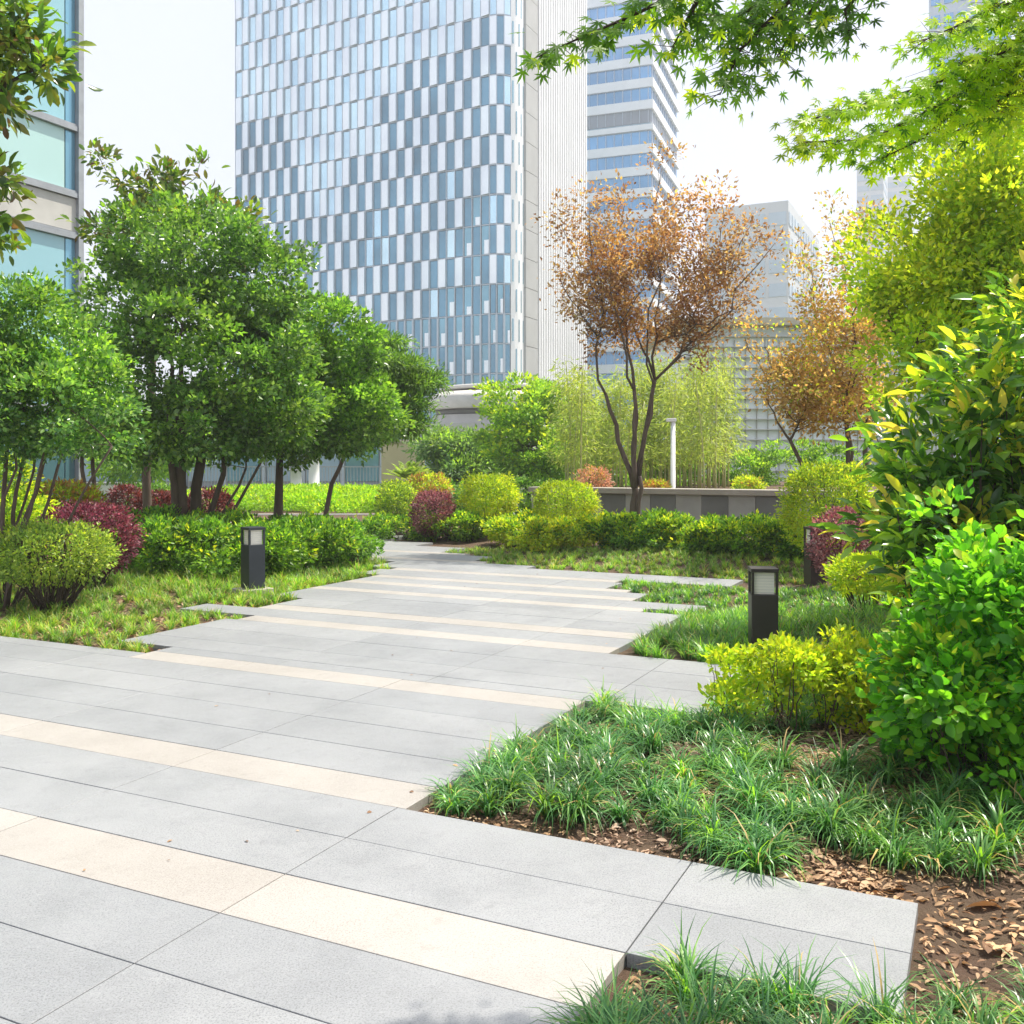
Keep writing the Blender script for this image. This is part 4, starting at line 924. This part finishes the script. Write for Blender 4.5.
hedge('low_hedge', 'broad mid green low hedge around the trunks of the large dark tree', [hs(175, 13.4, .95, .9, .14, .70), hs(225, 13.2, .8, .75, .14, .66), hs(150, 14.8, .9, .9, .1, .74), hs(215, 15.0, 1.2, 1.0, .1, .70), hs(268, 13.4, .45, .55, .14, .56)], 71, 4600, .075, [M['lf_hedge'], M['lf_lime']], .25, stems=90, p=2.8)
hedge('low_hedge', 'low green hedge mound reaching the path right of the left bollard', [hs(312, 14.4, .66, .66, .12, .64), hs(338, 15.0, .46, .55, .12, .56), hs(290, 15.6, .8, .8, .1, .62)], 72, 2300, .075, [M['lf_hedge'], M['lf_lime']], .2, p=2.6, stems=60)
hedge('lime_hedge', 'bright lime green clipped carpet hedge beyond the road', [hs(275, 31, 2.6, 2.2, .05, .55), hs(330, 31.5, 1.7, 2.2, .05, .62), hs(235, 33, 2.6, 2.4, .05, .52), hs(345, 29, 1.2, .8, .05, .38), hs(300, 36, 3.4, 2.0, .05, .62)], 73, 6500, .10, [M['lf_lawn'], M['lf_lime']], .3, cr=.05, m=6, stems=10, rot=0, p=3, shell=.8, clump=None)
# centre group
ball('round_shrub', 'round mid green shrub in front of the tan pillar', 397, 21.5, 20, zt(481, 21.5), [M['lf_olive'], M['lf_lime']], 74, .8, .07, newfrac=.4, cr=.04)
ball('purple_shrub', 'round dusty purple ball shrub at the bend of the path', 433, 19.6, 22, zt(491, 19.6), [M['lf_purple_dull'], M['lf_purple']], 75, 1., .055, newfrac=.35, cr=.035)
ball('golden_shrub', 'golden green ball shrub between the purple ball and the clipped dome', 490, 20.0, 29, zt(475, 20), [M['lf_gold'], M['lf_goldin']], 76, 1., .06, newfrac=.45, cr=.04, rough=.2, hh=.42)
ball('clipped_dome_shrub', 'neatly clipped yellow green dome shrub left of the copper tree', 566, 18.6, 33, zt(481, 18.6), [M['lf_gold'], M['lf_goldin']], 77, 1.3, .05, newfrac=.55, cr=.03, hh=.42, stems=30, shell=.7)
shrub('orange_shrub', 'orange topped shrub behind the purple ball', 'shrub', gp(428, 24.5), [lob(428, 488, 24.5, 22, 13)], 78, 420, 7, .05, .09, .4, 'rhomb', [M['lf_orange'], M['lf_lime']], newfrac=.5)
hedge('background_hedge', 'dark green hedge behind the golden balls at the end of the path', [hs(470, 25.5, 1.4, .7, .05, .85), hs(530, 25.0, 1.2, .7, .05, .95), hs(430, 27, 1.2, .7, .05, .8)], 101, 2200, .10, [M['lf_hedge'], M['lf_blue']], .4, cr=.05, stems=10, p=2.6, clump=(90, .25))
hedge('background_hedge', 'loose mid green shrubs along the back of the bamboo grove', [(*gp(px_, 28.5)[:2], 1.35, 1.3, .7, .55) for px_ in (570, 625, 680, 735, 790, 840)], 102, 3600, .11, [M['lf_mid'], M['lf_hedge']], .4, cr=.06, stems=30, p=2.2, rough=.3, clump=(150, .3))
def palm():
    rng = np.random.default_rng(79); b_ = gp(408, 30); t = thing('small_palm', 'small spiky palm in front of the tan pillar', 'palm', tuple(b_))
    mb = MB(); mb.tube([(0, 0, -.1), (0, 0, .5), (.02, 0, .95)], [.10, .09, .07], 8); mb.build('trunk', M['bark'], t)
    P = []; D = []; N = []
    for i in range(26):
        a = rng.uniform(0, 6.28); e = rng.uniform(.1, 1.3); d = np.array([math.cos(a) * math.cos(e), math.sin(a) * math.cos(e), math.sin(e)]); s = np.cross(d, [0, 0, 1]); s /= np.linalg.norm(s)
        for j in range(16):
            q = .15 + .8 * j / 16; c = np.array([0, 0, .95]) + d * q * .85 - np.array([0, 0, .25 * q * q])
            for sg in (-1, 1): P.append(c); D.append(d * .8 + s * sg * .9); N.append(np.array([0, 0, 1.]) + rng.normal(size=3) * .2)
    L_ = np.full(len(P), .26); link('fronds', leaf_mesh('fronds', np.array(P), np.array(D), nrm(np.array(N)), L_, L_ * .14, 'needle', [M['lf_olive']]), t)
palm()
hedge('low_hedge', 'yellow green low hedge in front of the clipped dome shrub', [hs(520, 18.2, .5, .5, .12, .50), hs(560, 17.4, .75, .5, .12, .46), hs(600, 17.2, .7, .6, .12, .58), hs(540, 17.0, .4, .4, .12, .42)], 81, 2300, .075, [M['lf_gold'], M['lf_hedge']], .45, p=2.4, stems=50, rough=.2)
hedge('low_hedge', 'dark and light green low hedge along the foot of the striped wall', [hs(650, 16.6, .75, .5, .14, .60), hs(700, 16.0, .75, .5, .14, .56), hs(745, 15.5, .75, .5, .14, .58), hs(785, 15.1, .65, .5, .14, .60), hs(620, 17.0, .5, .45, .14, .54)], 82, 4000, .078, [M['lf_hedge'], M['lf_lime']], .4, p=2.6, stems=120, rough=.16)
hedge('low_hedge', 'low green hedge under the purple ball at the path bend', [hs(400, 20.0, .75, .5, .05, .36), hs(455, 19.6, .6, .5, .05, .4), hs(470, 19.4, .5, .45, .05, .45), hs(380, 21, .5, .4, .05, .34)], 83, 1500, .075, [M['lf_hedge'], M['lf_lime']], .35, p=2.4, stems=40)
for px, Yy, rx, py, ms_, sd_, lb in ((594, 22, 17, 468, ['lf_pink', 'lf_orange'], 84, 'pinkish dome shrub on top of the striped wall bed'), (655, 22, 14, 482, ['lf_orange', 'lf_lime'], 85, 'small orange shrub behind the copper trunk on the wall bed'), (748, 21.6, 14, 478, ['lf_lime', 'lf_orange'], 86, 'small lime and orange shrub on the wall bed near the lattice')):
    b_ = gp(px, Yy, .86); shrub('small_shrub', lb, 'shrub', b_, [(b_[0], b_[1], (.86 + zt(py, Yy)) / 2, rx / F * Yy, rx / F * Yy, max(.12, (zt(py, Yy) - .84) / 2))], sd_, 260, 7, .04, .065, .45, 'rhomb', [M[x] for x in ms_], newfrac=.35)
# right side
ball('golden_shrub', 'large golden green ball bush above the far bollard on the right', 828, 13.6, 45, zt(462, 13.6), [M['lf_gold'], M['lf_goldin']], 87, 1.1, .055, newfrac=.5, cr=.035, hh=.62, shell=.7, rough=.16)
ball('purple_shrub', 'dusty pink purple shrub beside the far right bollard', 848, 11.6, 36, zt(508, 11.6), [M['lf_purple_dull'], M['lf_purple']], 88, 1.2, .05, newfrac=.3, cr=.03, hh=.42)
shrub('golden_shrub', 'low spreading golden shrub under the pink shrub on the right', 'shrub', gp(880, 9.7), [lob(868, 575, 9.8, 38, 18), lob(905, 570, 9.6, 32, 22), lob(935, 580, 9.4, 34, 24)], 89, 950, 7, .035, .055, .45, 'rhomb', [M['lf_gold'], M['lf_goldin']], newfrac=.5, stems=40)
b_ = gp(800, 5.9)
shrub('golden_privet', 'golden yellow open shrub on bare stems in front of the near bollard', 'shrub', gp(800, 5.75),
      [lob(745, 676, 5.8, 30, 18, .2), lob(785, 664, 5.8, 38, 20, .25), lob(828, 660, 5.8, 36, 22, .25), lob(868, 668, 5.7, 40, 26, .25), lob(728, 700, 5.7, 16, 12, .12), lob(915, 675, 5.7, 40, 36, .25), lob(870, 710, 5.7, 50, 20, .25), lob(790, 695, 5.8, 50, 12, .2)],
      90, 1300, 6, .024, .042, .5, 'oval', [M['lf_gold'], M['lf_goldin']], newfrac=.22, stems=46, stemr=.006, shell=.4, rough=.35, spread=.35, up=1.0, clump=(85, .085), barkm=M['bark'])
# weigh the near big leaved shrubs
shrub('broadleaf_shrub', 'tall glossy dark shrub with long leaves at the right edge', 'shrub', gp(990, 6.6),
      [lob(1010, 470, 6.6, 95, 80, .55), lob(958, 455, 6.7, 52, 48, .4), lob(1015, 400, 6.6, 70, 70, .5), lob(1050, 360, 6.6, 60, 70, .5), lob(938, 520, 6.6, 48, 44, .4), lob(1010, 570, 6.6, 90, 60, .5), lob(935, 580, 6.5, 34, 30, .3)],
      91, 1100, 6, .07, .155, .33, 'oval', [M['lf_big'], M['lf_bigy']], newfrac=.36, stems=60, stemr=.014, shell=.5, rough=.28, flat=.8, clump=(85, .26))
shrub('round_leaf_shrub', 'dense bright green shrub nearest the camera at the lower right edge', 'shrub', gp(985, 4.9),
      [lob(1040, 580, 4.9, 70, 70, .45), lob(985, 615, 4.9, 52, 46, .4), lob(1030, 660, 4.8, 100, 80, .45), lob(962, 695, 4.8, 56, 60, .4), lob(1010, 740, 4.8, 85, 50, .35), lob(930, 668, 4.9, 32, 40, .3)],
      92, 2000, 7, .045, .064, .62, 'oval', [M['lf_near'], M['lf_lime']], newfrac=.3, stems=110, stemr=.006, shell=.5, rough=.3, flat=.8, clump=(150, .14), barkm=M['bark'])
print('BUILD DONE', sum(len(o.data.polygons) for o in S.objects if o.type == 'MESH'))
